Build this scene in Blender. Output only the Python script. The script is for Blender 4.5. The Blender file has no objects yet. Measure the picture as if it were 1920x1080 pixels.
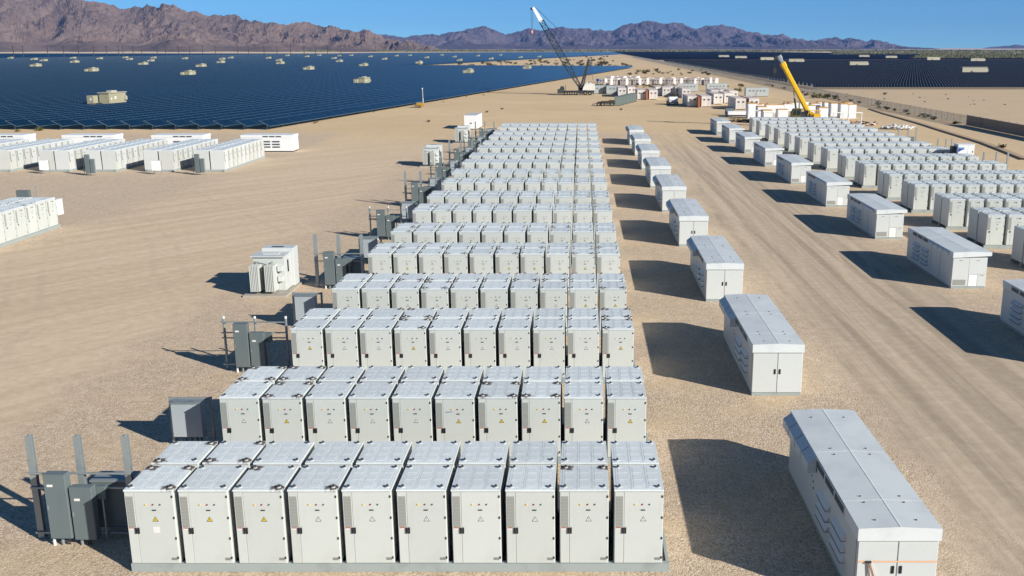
import bpy, bmesh, math, random
from mathutils import Vector, Matrix, noise
random.seed(7)
R = math.radians
SC = bpy.context.scene
COL = SC.collection

# ------------------------------------------------------------------ camera
F, PX, PY, HOR, CAMH = 1836.0, 1091.0, 540.0, 88.0, 14.0      # calibration, in 1920 x 1080 pixels
TH = math.atan((PY - HOR) / F)
cd = bpy.data.cameras.new('camera'); cam = bpy.data.objects.new('camera', cd); COL.objects.link(cam)
cam.location = (0, 0, CAMH); cam.rotation_euler = (R(90) - TH, 0, 0)
cd.sensor_width = 36; cd.lens = F / 1920 * 36; cd.shift_x = -(PX - 960) / 1920
cd.clip_start = 0.5; cd.clip_end = 40000
SC.camera = cam
CT, ST = math.cos(TH), math.sin(TH)
def up(px, py, z=0.0):                                         # photo point -> world point on height z
    u = (px - PX) / F; v = (py - PY) / F
    dy = CT - v * ST; dz = -ST - v * CT; t = (z - CAMH) / dz
    return u * t, dy * t
def at(px, py, y):                                             # photo point -> (x, z) at depth y
    u = (px - PX) / F; v = (py - PY) / F
    dy = CT - v * ST; dz = -ST - v * CT; t = y / dy
    return u * t, CAMH + dz * t
def pr(x, y, z):
    zc = y * CT - (z - CAMH) * ST; yc = y * ST + (z - CAMH) * CT
    return PX + F * x / zc, PY - F * yc / zc

# ------------------------------------------------------------------ sky, sun, exposure
SUN_EL, SUN_AZ = R(25.0), math.atan2(3.87, -2.83)              # azimuth clockwise from +y
w = bpy.data.worlds.new('World'); SC.world = w; w.use_nodes = True
wn = w.node_tree.nodes; wl = w.node_tree.links; wn.clear()
sky = wn.new('ShaderNodeTexSky'); sky.sky_type = 'NISHITA'; sky.sun_disc = False
sky.sun_elevation = SUN_EL; sky.sun_rotation = SUN_AZ
sky.altitude = 3500; sky.air_density = 1.0; sky.dust_density = 0.0; sky.ozone_density = 6.5
tcw = wn.new('ShaderNodeTexCoord'); sxw = wn.new('ShaderNodeSeparateXYZ'); cxw = wn.new('ShaderNodeCombineXYZ'); mzw = wn.new('ShaderNodeMath')
mzw.operation = 'MULTIPLY_ADD'; mzw.inputs[1].default_value = 1.3; mzw.inputs[2].default_value = 0.035      # clear dry desert sky: deep blue low down
wl.new(tcw.outputs['Generated'], sxw.inputs[0]); wl.new(sxw.outputs[0], cxw.inputs[0]); wl.new(sxw.outputs[1], cxw.inputs[1])
wl.new(sxw.outputs[2], mzw.inputs[0]); wl.new(mzw.outputs[0], cxw.inputs[2]); wl.new(cxw.outputs[0], sky.inputs[0])
bg = wn.new('ShaderNodeBackground'); bg.inputs['Strength'].default_value = 0.084
wo = wn.new('ShaderNodeOutputWorld')
tint = wn.new('ShaderNodeMix'); tint.data_type = 'RGBA'; tint.blend_type = 'MULTIPLY'; tint.inputs[0].default_value = 1.0
tint.inputs[7].default_value = (0.80, 1.10, 1.05, 1)
wl.new(sky.outputs[0], tint.inputs[6]); wl.new(tint.outputs[2], bg.inputs[0]); wl.new(bg.outputs[0], wo.inputs[0])
sl = bpy.data.lights.new('sun', 'SUN'); sl.energy = 4.9; sl.angle = R(0.5); sl.color = (1.0, 0.965, 0.875)
so = bpy.data.objects.new('sun', sl); COL.objects.link(so)
sd = Vector((math.sin(SUN_AZ) * math.cos(SUN_EL), math.cos(SUN_AZ) * math.cos(SUN_EL), math.sin(SUN_EL)))
so.rotation_euler = sd.to_track_quat('Z', 'Y').to_euler()
SC.view_settings.view_transform = 'Standard'; SC.view_settings.look = 'None'
SC.view_settings.exposure = 0.38; SC.view_settings.gamma = 1.0; SC.view_settings.use_curve_mapping = False
SC.render.engine = 'CYCLES'
SC.cycles.max_bounces = 6; SC.cycles.diffuse_bounces = 2; SC.cycles.volume_bounces = 0; SC.cycles.transparent_max_bounces = 12
SC.cycles.volume_max_steps = 64

# ------------------------------------------------------------------ helpers
KIDS = {}
class MB:
    def __init__(s): s.v = []; s.f = []; s.m = []
    def poly(s, pts, m=0):
        i = len(s.v); s.v += [tuple(p) for p in pts]; s.f.append(tuple(range(i, i + len(pts)))); s.m.append(m)
    def hexa(s, p, m=0):                                        # 8 corners: bottom 0-3, top 4-7
        i = len(s.v); s.v += [tuple(q) for q in p]
        for q in ((3, 2, 1, 0), (4, 5, 6, 7), (0, 1, 5, 4), (1, 2, 6, 5), (2, 3, 7, 6), (3, 0, 4, 7)):
            s.f.append(tuple(i + k for k in q)); s.m.append(m)
    def box(s, x0, x1, y0, y1, z0, z1, m=0):
        s.hexa([(x0, y0, z0), (x1, y0, z0), (x1, y1, z0), (x0, y1, z0),
                (x0, y0, z1), (x1, y0, z1), (x1, y1, z1), (x0, y1, z1)], m); return s
    def bar(s, a, b, wd, ht=None, m=0):
        a = Vector(a); b = Vector(b); d = (b - a).normalized(); ht = wd if ht is None else ht
        u = d.cross(Vector((0, 0, 1)))
        if u.length < 1e-3: u = Vector((1, 0, 0))
        u.normalize(); n = u.cross(d); u = u * wd / 2; n = n * ht / 2
        s.hexa([a - u - n, a + u - n, b + u - n, b - u - n, a - u + n, a + u + n, b + u + n, b - u + n], m); return s
    def tube(s, a, b, r, r2=None, n=8, m=0):
        a = Vector(a); b = Vector(b); r2 = r if r2 is None else r2
        d = (b - a).normalized(); u = d.orthogonal().normalized(); q = d.cross(u); i = len(s.v)
        for c, rr in ((a, r), (b, r2)):
            for k in range(n):
                t = 2 * math.pi * k / n
                s.v.append(tuple(c + (u * math.cos(t) + q * math.sin(t)) * rr))
        for k in range(n):
            j = (k + 1) % n; s.f.append((i + k, i + j, i + n + j, i + n + k)); s.m.append(m)
        s.f.append(tuple(i + k for k in reversed(range(n)))); s.m.append(m)
        s.f.append(tuple(i + n + k for k in range(n))); s.m.append(m); return s
    def prism(s, pts, fn, a, b, m=0):                           # 2D outline pushed from a to b by fn(u, v, t)
        n = len(pts); i = len(s.v)
        for t in (a, b):
            s.v += [tuple(fn(u, v, t)) for u, v in pts]
        for k in range(n):
            j = (k + 1) % n; s.f.append((i + k, i + j, i + n + j, i + n + k)); s.m.append(m)
        s.f.append(tuple(i + k for k in reversed(range(n)))); s.m.append(m)
        s.f.append(tuple(i + n + k for k in range(n))); s.m.append(m); return s
    def add(s, o, dx=0, dy=0, dz=0):
        i = len(s.v); s.v += [(x + dx, y + dy, z + dz) for x, y, z in o.v]
        s.f += [tuple(i + k for k in f) for f in o.f]; s.m += o.m; return s
    def mesh(s, name, mats, bevel=0.0, smooth=False, fix=True):
        me = bpy.data.meshes.new(name); me.from_pydata(s.v, [], s.f)
        for m in (mats if isinstance(mats, (list, tuple)) else [mats]): me.materials.append(m)
        me.polygons.foreach_set('material_index', s.m)
        if fix or bevel:
            bm = bmesh.new(); bm.from_mesh(me)
            if bevel:
                bmesh.ops.bevel(bm, geom=bm.edges[:], offset=bevel, segments=1, affect='EDGES')
            bmesh.ops.recalc_face_normals(bm, faces=bm.faces[:]); bm.to_mesh(me); bm.free()
        if smooth: me.polygons.foreach_set('use_smooth', [True] * len(me.polygons))
        me.update(); return me

def link(o, parent=None):
    COL.objects.link(o)
    if parent is not None:
        o.parent = parent; KIDS.setdefault(parent.name, []).append(o)
    return o
def part(name, mb, mats, parent=None, loc=(0, 0, 0), bevel=0.0, smooth=False, rz=0.0, label=None):
    me = mb if isinstance(mb, bpy.types.Mesh) else mb.mesh(name, mats, bevel, smooth)
    o = bpy.data.objects.new(name, me); o.location = loc; o.rotation_euler = (0, 0, rz)
    if label: o['label'] = label
    return link(o, parent)
def tag(o, label, cat, group=None):
    o['label'] = label; o['category'] = cat
    if group: o['group'] = group
    return o
def thing(name, label, cat, loc=(0, 0, 0), rz=0.0, group=None):
    o = bpy.data.objects.new(name, None); o.empty_display_size = 0.3
    o.location = loc; o.rotation_euler = (0, 0, rz); link(o); return tag(o, label, cat, group)
def struct(name, mb, mats, smooth=False, fix=True):
    me = mb.mesh(name, mats, 0, smooth, fix); o = bpy.data.objects.new(name, me); link(o); o['kind'] = 'structure'; return o
def dup(root, loc, rz=None, label=None, parent=None):
    r = root.copy(); COL.objects.link(r)
    if parent is None:
        r.location = loc
        if rz is not None: r.rotation_euler = (0, 0, rz)
        if label: r['label'] = label
    else:
        r.parent = parent; KIDS.setdefault(parent.name, []).append(r)
    for ch in KIDS.get(root.name, []): dup(ch, None, parent=r)
    return r
W20 = ['', 'first', 'second', 'third', 'fourth', 'fifth', 'sixth', 'seventh', 'eighth', 'ninth', 'tenth', 'eleventh', 'twelfth',
       'thirteenth', 'fourteenth', 'fifteenth', 'sixteenth', 'seventeenth', 'eighteenth', 'nineteenth', 'twentieth']
def nth(n):
    if n <= 20: return W20[n]
    if 10 <= n % 100 <= 20: return '%dth' % n
    return '%d%s' % (n, {1: 'st', 2: 'nd', 3: 'rd'}.get(n % 10, 'th'))

# ------------------------------------------------------------------ materials
class NT:
    def __init__(s, name):
        s.mat = bpy.data.materials.new(name); s.mat.use_nodes = True; t = s.mat.node_tree
        s.n = t.nodes; s.l = t.links; s.n.clear()
        s.out = s.n.new('ShaderNodeOutputMaterial'); s.b = s.n.new('ShaderNodeBsdfPrincipled')
        s.l.new(s.b.outputs[0], s.out.inputs[0])
    def new(s, t, **k):
        nd = s.n.new('ShaderNode' + t)
        for a, b in k.items(): setattr(nd, a, b)
        return nd
    def put(s, sock, val):
        if isinstance(val, bpy.types.NodeSocket): s.l.new(val, sock)
        elif isinstance(val, (tuple, list)) and len(val) == 3 and sock.type == 'RGBA': sock.default_value = (*val, 1)
        else: sock.default_value = val
    def math(s, op, a, b=0.0, c=0.0, clamp=False):
        nd = s.new('Math', operation=op, use_clamp=clamp)
        for i, x in enumerate((a, b, c)): s.put(nd.inputs[i], x)
        return nd.outputs[0]
    def mix(s, f, a, b, mode='MIX'):
        nd = s.new('Mix', data_type='RGBA', blend_type=mode)
        s.put(nd.inputs[0], f); s.put(nd.inputs[6], a); s.put(nd.inputs[7], b); return nd.outputs[2]
    def coord(s): return s.new('TexCoord').outputs['Object']
    def mapv(s, v, sc=(1, 1, 1), rot=(0, 0, 0), loc=(0, 0, 0)):
        nd = s.new('Mapping'); s.l.new(v, nd.inputs[0]); nd.inputs['Scale'].default_value = sc
        nd.inputs['Rotation'].default_value = rot; nd.inputs['Location'].default_value = loc; return nd.outputs[0]
    def noise(s, v, scale, detail=4.0, rough=0.5, dist=0.0):
        nd = s.new('TexNoise'); s.l.new(v, nd.inputs['Vector']); nd.inputs['Scale'].default_value = scale
        nd.inputs['Detail'].default_value = detail; nd.inputs['Roughness'].default_value = rough
        nd.inputs['Distortion'].default_value = dist; return nd.outputs[0]
    def ramp(s, f, lo, hi, a=0.0, b=1.0):
        nd = s.new('MapRange'); s.put(nd.inputs[0], f)
        for i, x in enumerate((lo, hi, a, b)): nd.inputs[i + 1].default_value = x
        nd.interpolation_type = 'SMOOTHSTEP'; return nd.outputs[0]
    def rnd(s): return s.new('ObjectInfo').outputs['Random']
    def sep(s, v):
        nd = s.new('SeparateXYZ'); s.l.new(v, nd.inputs[0]); return nd.outputs
    def bump(s, h, strength, dist):
        nd = s.new('Bump'); s.l.new(h, nd.inputs['Height']); nd.inputs['Strength'].default_value = strength
        nd.inputs['Distance'].default_value = dist; s.l.new(nd.outputs[0], s.b.inputs['Normal'])
    def fin(s, col, rough=0.5, spec=0.5, metal=0.0):
        s.put(s.b.inputs['Base Color'], col); s.put(s.b.inputs['Roughness'], rough)
        s.b.inputs['Specular IOR Level'].default_value = spec; s.b.inputs['Metallic'].default_value = metal; return s.mat

def paint(name, col, rough=0.45, var=0.10, dirt=0.12, spec=0.4, metal=0.0, dirtcol=None, sc=1.6):
    t = NT(name); v = t.coord()
    n = t.noise(v, sc, 5, 0.62); r = t.rnd()
    c2 = tuple(x * (1 - dirt * 2.2) for x in col) if dirtcol is None else dirtcol
    c = t.mix(t.ramp(n, 0.48, 0.72, 0, min(1, dirt * 3)), col, c2)
    f = t.math('MULTIPLY_ADD', r, var, 1 - var / 2)
    c = t.mix(1.0, c, t.new('CombineColor').outputs[0], 'MULTIPLY') if False else c
    g = t.new('HueSaturation'); t.put(g.inputs['Color'], c); t.put(g.inputs['Value'], f)
    fine = t.noise(v, 14, 3)
    return t.fin(g.outputs[0], t.math('MULTIPLY_ADD', fine, 0.2, rough - 0.1), spec, metal)
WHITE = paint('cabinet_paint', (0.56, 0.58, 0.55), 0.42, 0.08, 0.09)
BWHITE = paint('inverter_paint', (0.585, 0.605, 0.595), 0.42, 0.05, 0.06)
PWHITE = paint('bright_white_paint', (0.78, 0.78, 0.78), 0.45, 0.06, 0.08)
SKID = paint('skid_paint', (0.33, 0.37, 0.36), 0.5, 0.06, 0.15)
GREY = paint('grey_enclosure_paint', (0.13, 0.16, 0.165), 0.45, 0.12, 0.10)
STEEL = paint('galvanised_steel', (0.31, 0.345, 0.35), 0.45, 0.08, 0.18, 0.5, 0.35)
LUGP_ = paint('lug_paint', (0.56, 0.57, 0.55), 0.45, 0.05, 0.1)
BLACK = paint('black_plastic', (0.015, 0.015, 0.017), 0.4, 0.0, 0.05)
DARKM = paint('dark_metal', (0.035, 0.035, 0.04), 0.5, 0.1, 0.2)
SLOTB = paint('blue_louvre_slot', (0.03, 0.07, 0.16), 0.4, 0, 0.05)  # dark blue for the slot strips under the louvre hoods
LOUV = paint('louvre_dark', (0.05, 0.06, 0.075), 0.5, 0.0, 0.1)
PLATE = paint('nameplate_grey', (0.24, 0.24, 0.23), 0.4, 0, 0.1)
YEL = paint('warning_yellow', (0.72, 0.50, 0.02), 0.5, 0, 0.03)
RED = paint('sticker_red', (0.42, 0.09, 0.03), 0.5, 0, 0.05)
GREEN = paint('lamp_green', (0.02, 0.12, 0.09), 0.3, 0, 0)
PAPER = paint('sticker_white', (0.74, 0.72, 0.70), 0.5, 0, 0.05)
CYEL = paint('crane_yellow', (0.72, 0.42, 0.012), 0.4, 0.04, 0.10)
CREAM = paint('crane_white', (0.72, 0.70, 0.64), 0.45, 0.0, 0.10)
BOOM = paint('boom_blue_steel', (0.02, 0.04, 0.052), 0.5, 0, 0.2)
TYRE = paint('tyre_rubber', (0.02, 0.02, 0.02), 0.8, 0, 0.2)
RIM = paint('rim_cream', (0.30, 0.28, 0.16), 0.5, 0, 0.2)
GLASS = paint('cab_glass', (0.02, 0.03, 0.03), 0.08, 0, 0, 0.8)
BLUE = paint('blue_paint', (0.015, 0.10, 0.30), 0.4, 0, 0.12)
LOGO = paint('logo_blue', (0.015, 0.035, 0.30), 0.4, 0, 0)
TEAL = paint('logo_pale_blue', (0.14, 0.36, 0.50), 0.4, 0, 0)
BEIGE = paint('shelter_beige', (0.37, 0.34, 0.225), 0.6, 0.06, 0.08)
BEIGE2 = paint('shelter_roof_beige', (0.43, 0.405, 0.315), 0.6, 0.04, 0.08)
CONC = paint('concrete', (0.40, 0.36, 0.30), 0.85, 0.05, 0.15)
ORANGE = paint('orange_cover', (0.62, 0.34, 0.10), 0.6, 0.25, 0.15)
RUSTY = paint('rust_red_side', (0.33, 0.11, 0.05), 0.7, 0.2, 0.2)
GALV = paint('grey_container', (0.42, 0.46, 0.46), 0.5, 0.08, 0.12)
GREENBOX = paint('green_grey_box', (0.17, 0.21, 0.195), 0.5, 0.06, 0.08)
STRAP = paint('peach_strap', (0.72, 0.44, 0.26), 0.7, 0, 0.05)
BROWN = paint('privacy_screen', (0.34, 0.255, 0.19), 0.85, 0.04, 0.18, 0.2, sc=0.5)
WOOD = paint('pole_wood', (0.06, 0.045, 0.035), 0.9, 0.3, 0.2)

def roofmat(name, col, lx, ly, cx, cy):
    t = NT(name); v = t.coord(); x, y, z = t.sep(v)
    r = t.rnd()
    st = t.noise(t.mapv(v, (7, 1.2, 1), loc=(3, 1, 0)), 1.5, 5, 0.65)
    c = t.mix(t.ramp(st, 0.42, 0.75, 0, 0.45), col, tuple(k * 0.80 for k in col))
    big = t.noise(v, 1.1, 3); c = t.mix(t.ramp(big, 0.50, 0.68, 0, 0.55), c, tuple(min(0.85, k * 1.12) for k in col))
    at_ = t.new('Attribute', attribute_type='OBJECT', attribute_name='rust').outputs['Fac']
    dx = t.math('SUBTRACT', x, cx); dy = t.math('SUBTRACT', y, cy)
    w4 = t.new('CombineXYZ'); t.put(w4.inputs[0], t.math('SIGN', dx)); t.put(w4.inputs[1], t.math('SIGN', dy)); t.put(w4.inputs[2], r)
    wn_ = t.new('TexWhiteNoise', noise_dimensions='3D'); t.l.new(w4.outputs[0], wn_.inputs['Vector'])
    gate = t.math('LESS_THAN', wn_.outputs['Value'], at_)
    wx = t.noise(v, 4.5, 4, 0.7)
    ax = t.math('SUBTRACT', t.math('ABSOLUTE', dx), lx); ay = t.math('SUBTRACT', t.math('ABSOLUTE', dy), ly)
    ax = t.math('MULTIPLY', ax, 0.75)
    dd = t.math('SQRT', t.math('ADD', t.math('MULTIPLY', ax, ax), t.math('MULTIPLY', ay, ay)))
    dd = t.math('ADD', dd, t.math('MULTIPLY', t.math('SUBTRACT', wx, 0.5), 0.52))
    msk = t.math('MULTIPLY', t.ramp(dd, 0.20, 0.12), gate)
    c = t.mix(t.math('MULTIPLY', msk, 0.92), c, (0.085, 0.045, 0.022))
    g = t.new('HueSaturation'); t.put(g.inputs['Color'], c); t.put(g.inputs['Value'], t.math('MULTIPLY_ADD', r, 0.12, 0.94))
    return t.fin(g.outputs[0], 0.38, 0.5)
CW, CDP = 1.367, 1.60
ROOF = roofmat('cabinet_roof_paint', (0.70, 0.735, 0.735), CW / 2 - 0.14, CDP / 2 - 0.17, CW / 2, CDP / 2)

def ventmat():
    t = NT('vent_grille_slats'); x, y, z = t.sep(t.coord())
    wv = t.math('SINE', t.math('MULTIPLY', z, 150.0))
    c = t.mix(t.ramp(wv, -0.6, 0.6), (0.24, 0.245, 0.225), (0.355, 0.36, 0.335)); return t.fin(c, 0.5, 0.3)
VENT = ventmat()

def invroof():
    t = NT('inverter_roof_paint'); v = t.coord()
    n = t.noise(t.mapv(v, (1, 0.7, 1)), 0.9, 5, 0.6); st = t.noise(t.mapv(v, (0.8, 6, 1)), 1.0, 4)
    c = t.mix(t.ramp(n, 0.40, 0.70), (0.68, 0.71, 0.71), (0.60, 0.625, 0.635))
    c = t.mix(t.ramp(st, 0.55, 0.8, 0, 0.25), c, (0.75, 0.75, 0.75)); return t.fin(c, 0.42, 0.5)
IROOF = invroof()

def ground_mat():
    t = NT('desert_ground'); v = t.coord(); x, y, z = t.sep(v)
    big = t.noise(v, 0.018, 5, 0.6); mid = t.noise(v, 0.22, 6, 0.65); fine = t.noise(v, 1.7, 6, 0.7)
    sand = t.mix(t.ramp(big, 0.35, 0.65), (0.71, 0.525, 0.315), (0.78, 0.575, 0.35))
    sand = t.mix(t.ramp(mid, 0.45, 0.75, 0, 0.55), sand, (0.65, 0.48, 0.295))
    # gravel pads around the equipment
    vd = t.new('TexVoronoi', feature='F1'); t.l.new(v, vd.inputs['Vector']); vd.inputs['Scale'].default_value = 17.0
    cs = t.new('SeparateColor'); t.l.new(vd.outputs['Color'], cs.inputs[0])
    grain = t.noise(v, 34, 3, 0.7)
    stone = t.mix(cs.outputs[0], (0.54, 0.41, 0.285), (0.78, 0.625, 0.47))
    stone = t.mix(t.ramp(cs.outputs[1], 0.85, 0.95, 0, 0.7), stone, (0.84, 0.72, 0.58))
    stone = t.mix(t.ramp(cs.outputs[2], 0.80, 0.95, 0, 0.6), stone, (0.34, 0.25, 0.175))
    wob = t.math('MULTIPLY', t.math('SUBTRACT', t.noise(v, 0.16, 5, 0.65), 0.5), 9.0)
    xw = t.math('ADD', x, wob)
    # pads: x -18..10 and 19.5..46, up to y about 170
    def band(lo, hi, s):
        return t.math('MULTIPLY', t.ramp(xw, lo - s, lo + s), t.ramp(xw, hi + s, hi - s))
    pad = t.math('MAXIMUM', band(-21.5, 11.5, 1.6), band(20.5, 47, 1.5))
    pad = t.math('MAXIMUM', pad, t.math('MULTIPLY', band(-80, -39.5, 2.0), t.ramp(y, 66, 72)))
    pad = t.math('MULTIPLY', pad, t.ramp(y, 172, 158))
    patch = t.ramp(t.noise(v, 0.35, 4, 0.6), 0.30, 0.62, 0.55, 1.0)
    padm = t.math('MULTIPLY', pad, patch)
    # packed lanes with wheel tracks along y
    tr = t.noise(t.mapv(v, (1.15, 0.020, 1), rot=(0, 0, R(2.0))), 1.0, 4, 0.62, 0.35)
    tr2 = t.noise(t.mapv(v, (2.6, 0.05, 1), rot=(0, 0, R(-3.0))), 1.0, 3, 0.6, 0.5)
    lane = t.mix(t.ramp(tr, 0.34, 0.66), (0.48, 0.385, 0.285), (0.66, 0.53, 0.395))
    lane = t.mix(t.ramp(tr2, 0.52, 0.72, 0, 0.55), lane, (0.45, 0.355, 0.26))
    lanem = t.math('MULTIPLY', t.math('MULTIPLY', band(9.5, 22, 2.0), t.ramp(y, 185, 120)), 1.0)
    # curved sweep of tracks on the left side
    cv = t.mapv(v, (1, 1, 1), rot=(0, 0, R(38)))
    trl = t.noise(t.mapv(cv, (0.75, 0.022, 1)), 1.0, 5, 0.62, 0.8)
    leftm = t.math('MULTIPLY', t.ramp(x, -14, -22), t.ramp(y, 175, 120))
    sand = t.mix(t.math('MULTIPLY', leftm, 0.85), sand, t.mix(t.ramp(trl, 0.36, 0.68), (0.65, 0.51, 0.365), (0.77, 0.61, 0.45)))
    # far graded ground: broad streaks
    trf = t.noise(t.mapv(v, (0.045, 0.16, 1), rot=(0, 0, R(12))), 1.0, 5, 0.65, 0.6)
    farm = t.ramp(y, 150, 210)
    sand = t.mix(t.math('MULTIPLY', farm, t.ramp(trf, 0.52, 0.72, 0, 0.5)), sand, (0.52, 0.37, 0.22))
    rightf = t.math('MULTIPLY', t.ramp(x, 52, 75), 0.75)
    sand = t.mix(rightf, sand, t.mix(t.ramp(mid, 0.3, 0.7), (0.56, 0.43, 0.295), (0.65, 0.50, 0.345)))
    c = t.mix(lanem, sand, lane)
    def tracks(sock, centres, wid):
        m_ = None
        for q in centres:
            d_ = t.math('ABSOLUTE', t.math('SUBTRACT', sock, q)); k_ = t.ramp(d_, wid, wid * 0.35)
            m_ = k_ if m_ is None else t.math('MAXIMUM', m_, k_)
        return m_
    wl1 = t.math('MULTIPLY', t.math('SUBTRACT', t.noise(t.mapv(v, (0.02, 0.018, 1)), 1.0, 2), 0.5), 7.0)
    wl2 = t.math('MULTIPLY', t.math('SUBTRACT', t.noise(t.mapv(v, (0.02, 0.026, 1), loc=(7, 3, 0)), 1.0, 2), 0.5), 9.0)
    xs1 = t.math('ADD', x, wl1); xs2 = t.math('ADD', x, wl2)
    tk = tracks(xs1, (12.2, 13.9, 16.4, 18.1), 0.32); tk2 = tracks(xs2, (11.6, 13.2, 17.3, 19.0, 14.9), 0.24)
    brk = t.ramp(t.noise(t.mapv(v, (0.5, 0.06, 1)), 1.0, 4, 0.7), 0.38, 0.60)
    c = t.mix(t.math('MULTIPLY', t.math('MULTIPLY', tk, brk), t.math('MULTIPLY', lanem, 0.55)), c, (0.42, 0.335, 0.245))
    c = t.mix(t.math('MULTIPLY', t.math('MULTIPLY', tk2, brk), t.math('MULTIPLY', lanem, 0.45)), c, (0.70, 0.555, 0.41))
    cx_ = t.math('ADD', x, 118.0); cy_ = t.math('SUBTRACT', y, 18.0)
    rad = t.math('ADD', t.math('SQRT', t.math('ADD', t.math('MULTIPLY', cx_, cx_), t.math('MULTIPLY', cy_, cy_))), wl2)
    tk3 = tracks(rad, (74.0, 75.9, 83.5, 85.4, 92.0, 93.9, 101.0, 102.8, 110.5, 112.3), 0.36)
    c = t.mix(t.math('MULTIPLY', t.math('MULTIPLY', tk3, brk), t.math('MULTIPLY', leftm, 0.22)), c, (0.52, 0.41, 0.295))
    xs3 = t.math('ADD', y, t.math('MULTIPLY', wl1, 1.3)); tk4 = tracks(xs3, (88.0, 89.9, 97.0, 98.9, 104.5, 106.3, 180.0, 183.0, 196.0, 199.0), 0.42)
    c = t.mix(t.math('MULTIPLY', t.math('MULTIPLY', tk4, brk), t.math('MULTIPLY', t.ramp(x, -12, -24), 0.30)), c, (0.52, 0.40, 0.28))
    c = t.mix(padm, c, stone)
    sp = t.mix(t.ramp(fine, 0.35, 0.72), (0.82, 0.80, 0.78), (1.0, 1.0, 1.0))
    c = t.mix(0.75, c, sp, 'MULTIPLY')
    gr = t.mix(t.ramp(grain, 0.30, 0.70), (0.74, 0.72, 0.70), (1.10, 1.10, 1.10))
    near = t.ramp(y, 140, 40, 0.35, 0.9)
    c = t.mix(near, c, gr, 'MULTIPLY')
    c = t.mix(t.ramp(y, 1500, 2000), c, (0.70, 0.53, 0.34))
    far2 = t.ramp(y, 3000, 4200)
    c = t.mix(far2, c, (0.60, 0.46, 0.38))
    hsv = t.new('HueSaturation'); t.put(hsv.inputs['Color'], c); hsv.inputs['Saturation'].default_value = 0.98; hsv.inputs['Value'].default_value = 1.06; c = hsv.outputs[0]
    h = t.math('ADD', t.math('MULTIPLY', grain, 0.5), t.math('MULTIPLY', t.math('MULTIPLY', vd.outputs['Distance'], padm), -2.2))
    h = t.math('ADD', h, t.math('MULTIPLY', fine, 0.8))
    t.bump(h, 0.36, 0.03)
    return t.fin(c, 0.95, 0.1)
GROUND = ground_mat()

def panelmat(name, cell, line, px_, edge_lo, edge_hi, rough, gapn, lw=0.035, lf=0.55, spec=0.21):
    t = NT(name); v = t.coord(); x, y, z = t.sep(v)                # x across the strip, y along it
    def gl(sock, p, wd):                                          # thin line each p metres
        f = t.math('FRACT', t.math('DIVIDE', sock, p)); return t.math('LESS_THAN', f, wd / p)
    m1 = t.math('MULTIPLY', gl(y, px_, lw), lf)
    m2 = gl(y, px_ * gapn, 0.07)
    m2 = t.math('MAXIMUM', m2, t.math('LESS_THAN', t.math('ABSOLUTE', t.math('SUBTRACT', y, 0.06)), 0.09))
    e = t.math('MAXIMUM', t.math('LESS_THAN', x, edge_lo), t.math('GREATER_THAN', x, edge_hi))
    msk = t.math('MAXIMUM', t.math('MAXIMUM', m1, m2), e)
    r = t.rnd(); n = t.noise(t.mapv(v, (0.2, 0.06, 1)), 1.0, 3)
    cc = t.mix(t.ramp(n, 0.3, 0.7), cell, tuple(k * 1.35 for k in cell))
    g = t.new('HueSaturation'); t.put(g.inputs['Color'], cc); t.put(g.inputs['Value'], t.math('MULTIPLY_ADD', r, 0.25, 0.88))
    c = t.mix(msk, g.outputs[0], line)
    return t.fin(c, rough, spec)
PANEL = panelmat('blue_solar_glass', (0.002, 0.016, 0.040), (0.11, 0.155, 0.19), 1.2, 0.10, 2.24, 0.16, 4)
PANELD = panelmat('dark_solar_glass', (0.002, 0.005, 0.014), (0.24, 0.28, 0.32), 1.03, -1, 99, 0.30, 12, 0.085, 0.8, 0.06)

def rock(name, a, b, c3, sc):
    t = NT(name); v = t.coord(); z = t.sep(v)[2]
    n = t.noise(v, sc, 8, 0.68); n2 = t.noise(v, sc * 7, 6, 0.7)
    c = t.mix(t.ramp(n, 0.38, 0.62), a, b); c = t.mix(t.ramp(n2, 0.40, 0.68, 0, 0.6), c, c3)
    t.bump(n2, 0.8, 20.0); return t.fin(c, 0.95, 0.1)
ROCKL = rock('brown_mountain_rock', (0.215, 0.15, 0.122), (0.145, 0.107, 0.095), (0.28, 0.205, 0.165), 0.006)
ROCKF = rock('far_mountain_rock', (0.13, 0.105, 0.125), (0.07, 0.062, 0.085), (0.165, 0.135, 0.145), 0.004)

def bushmat(name, a, b):
    t = NT(name); r = t.rnd(); n = t.noise(t.coord(), 3.0, 3)
    c = t.mix(n, a, b); g = t.new('HueSaturation'); t.put(g.inputs['Color'], c)
    t.put(g.inputs['Value'], t.math('MULTIPLY_ADD', r, 0.6, 0.7)); return t.fin(g.outputs[0], 0.9, 0.1)
BUSH = bushmat('desert_bush_leaves', (0.075, 0.085, 0.030), (0.13, 0.115, 0.05))
BUSHY = bushmat('yellow_bush_leaves', (0.20, 0.18, 0.035), (0.13, 0.13, 0.04))
BUSHD = bushmat('dark_scrub_leaves', (0.05, 0.05, 0.028), (0.085, 0.075, 0.045))
SCRUB = bushmat('far_scrub_leaves', (0.085, 0.095, 0.045), (0.15, 0.14, 0.075))

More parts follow.
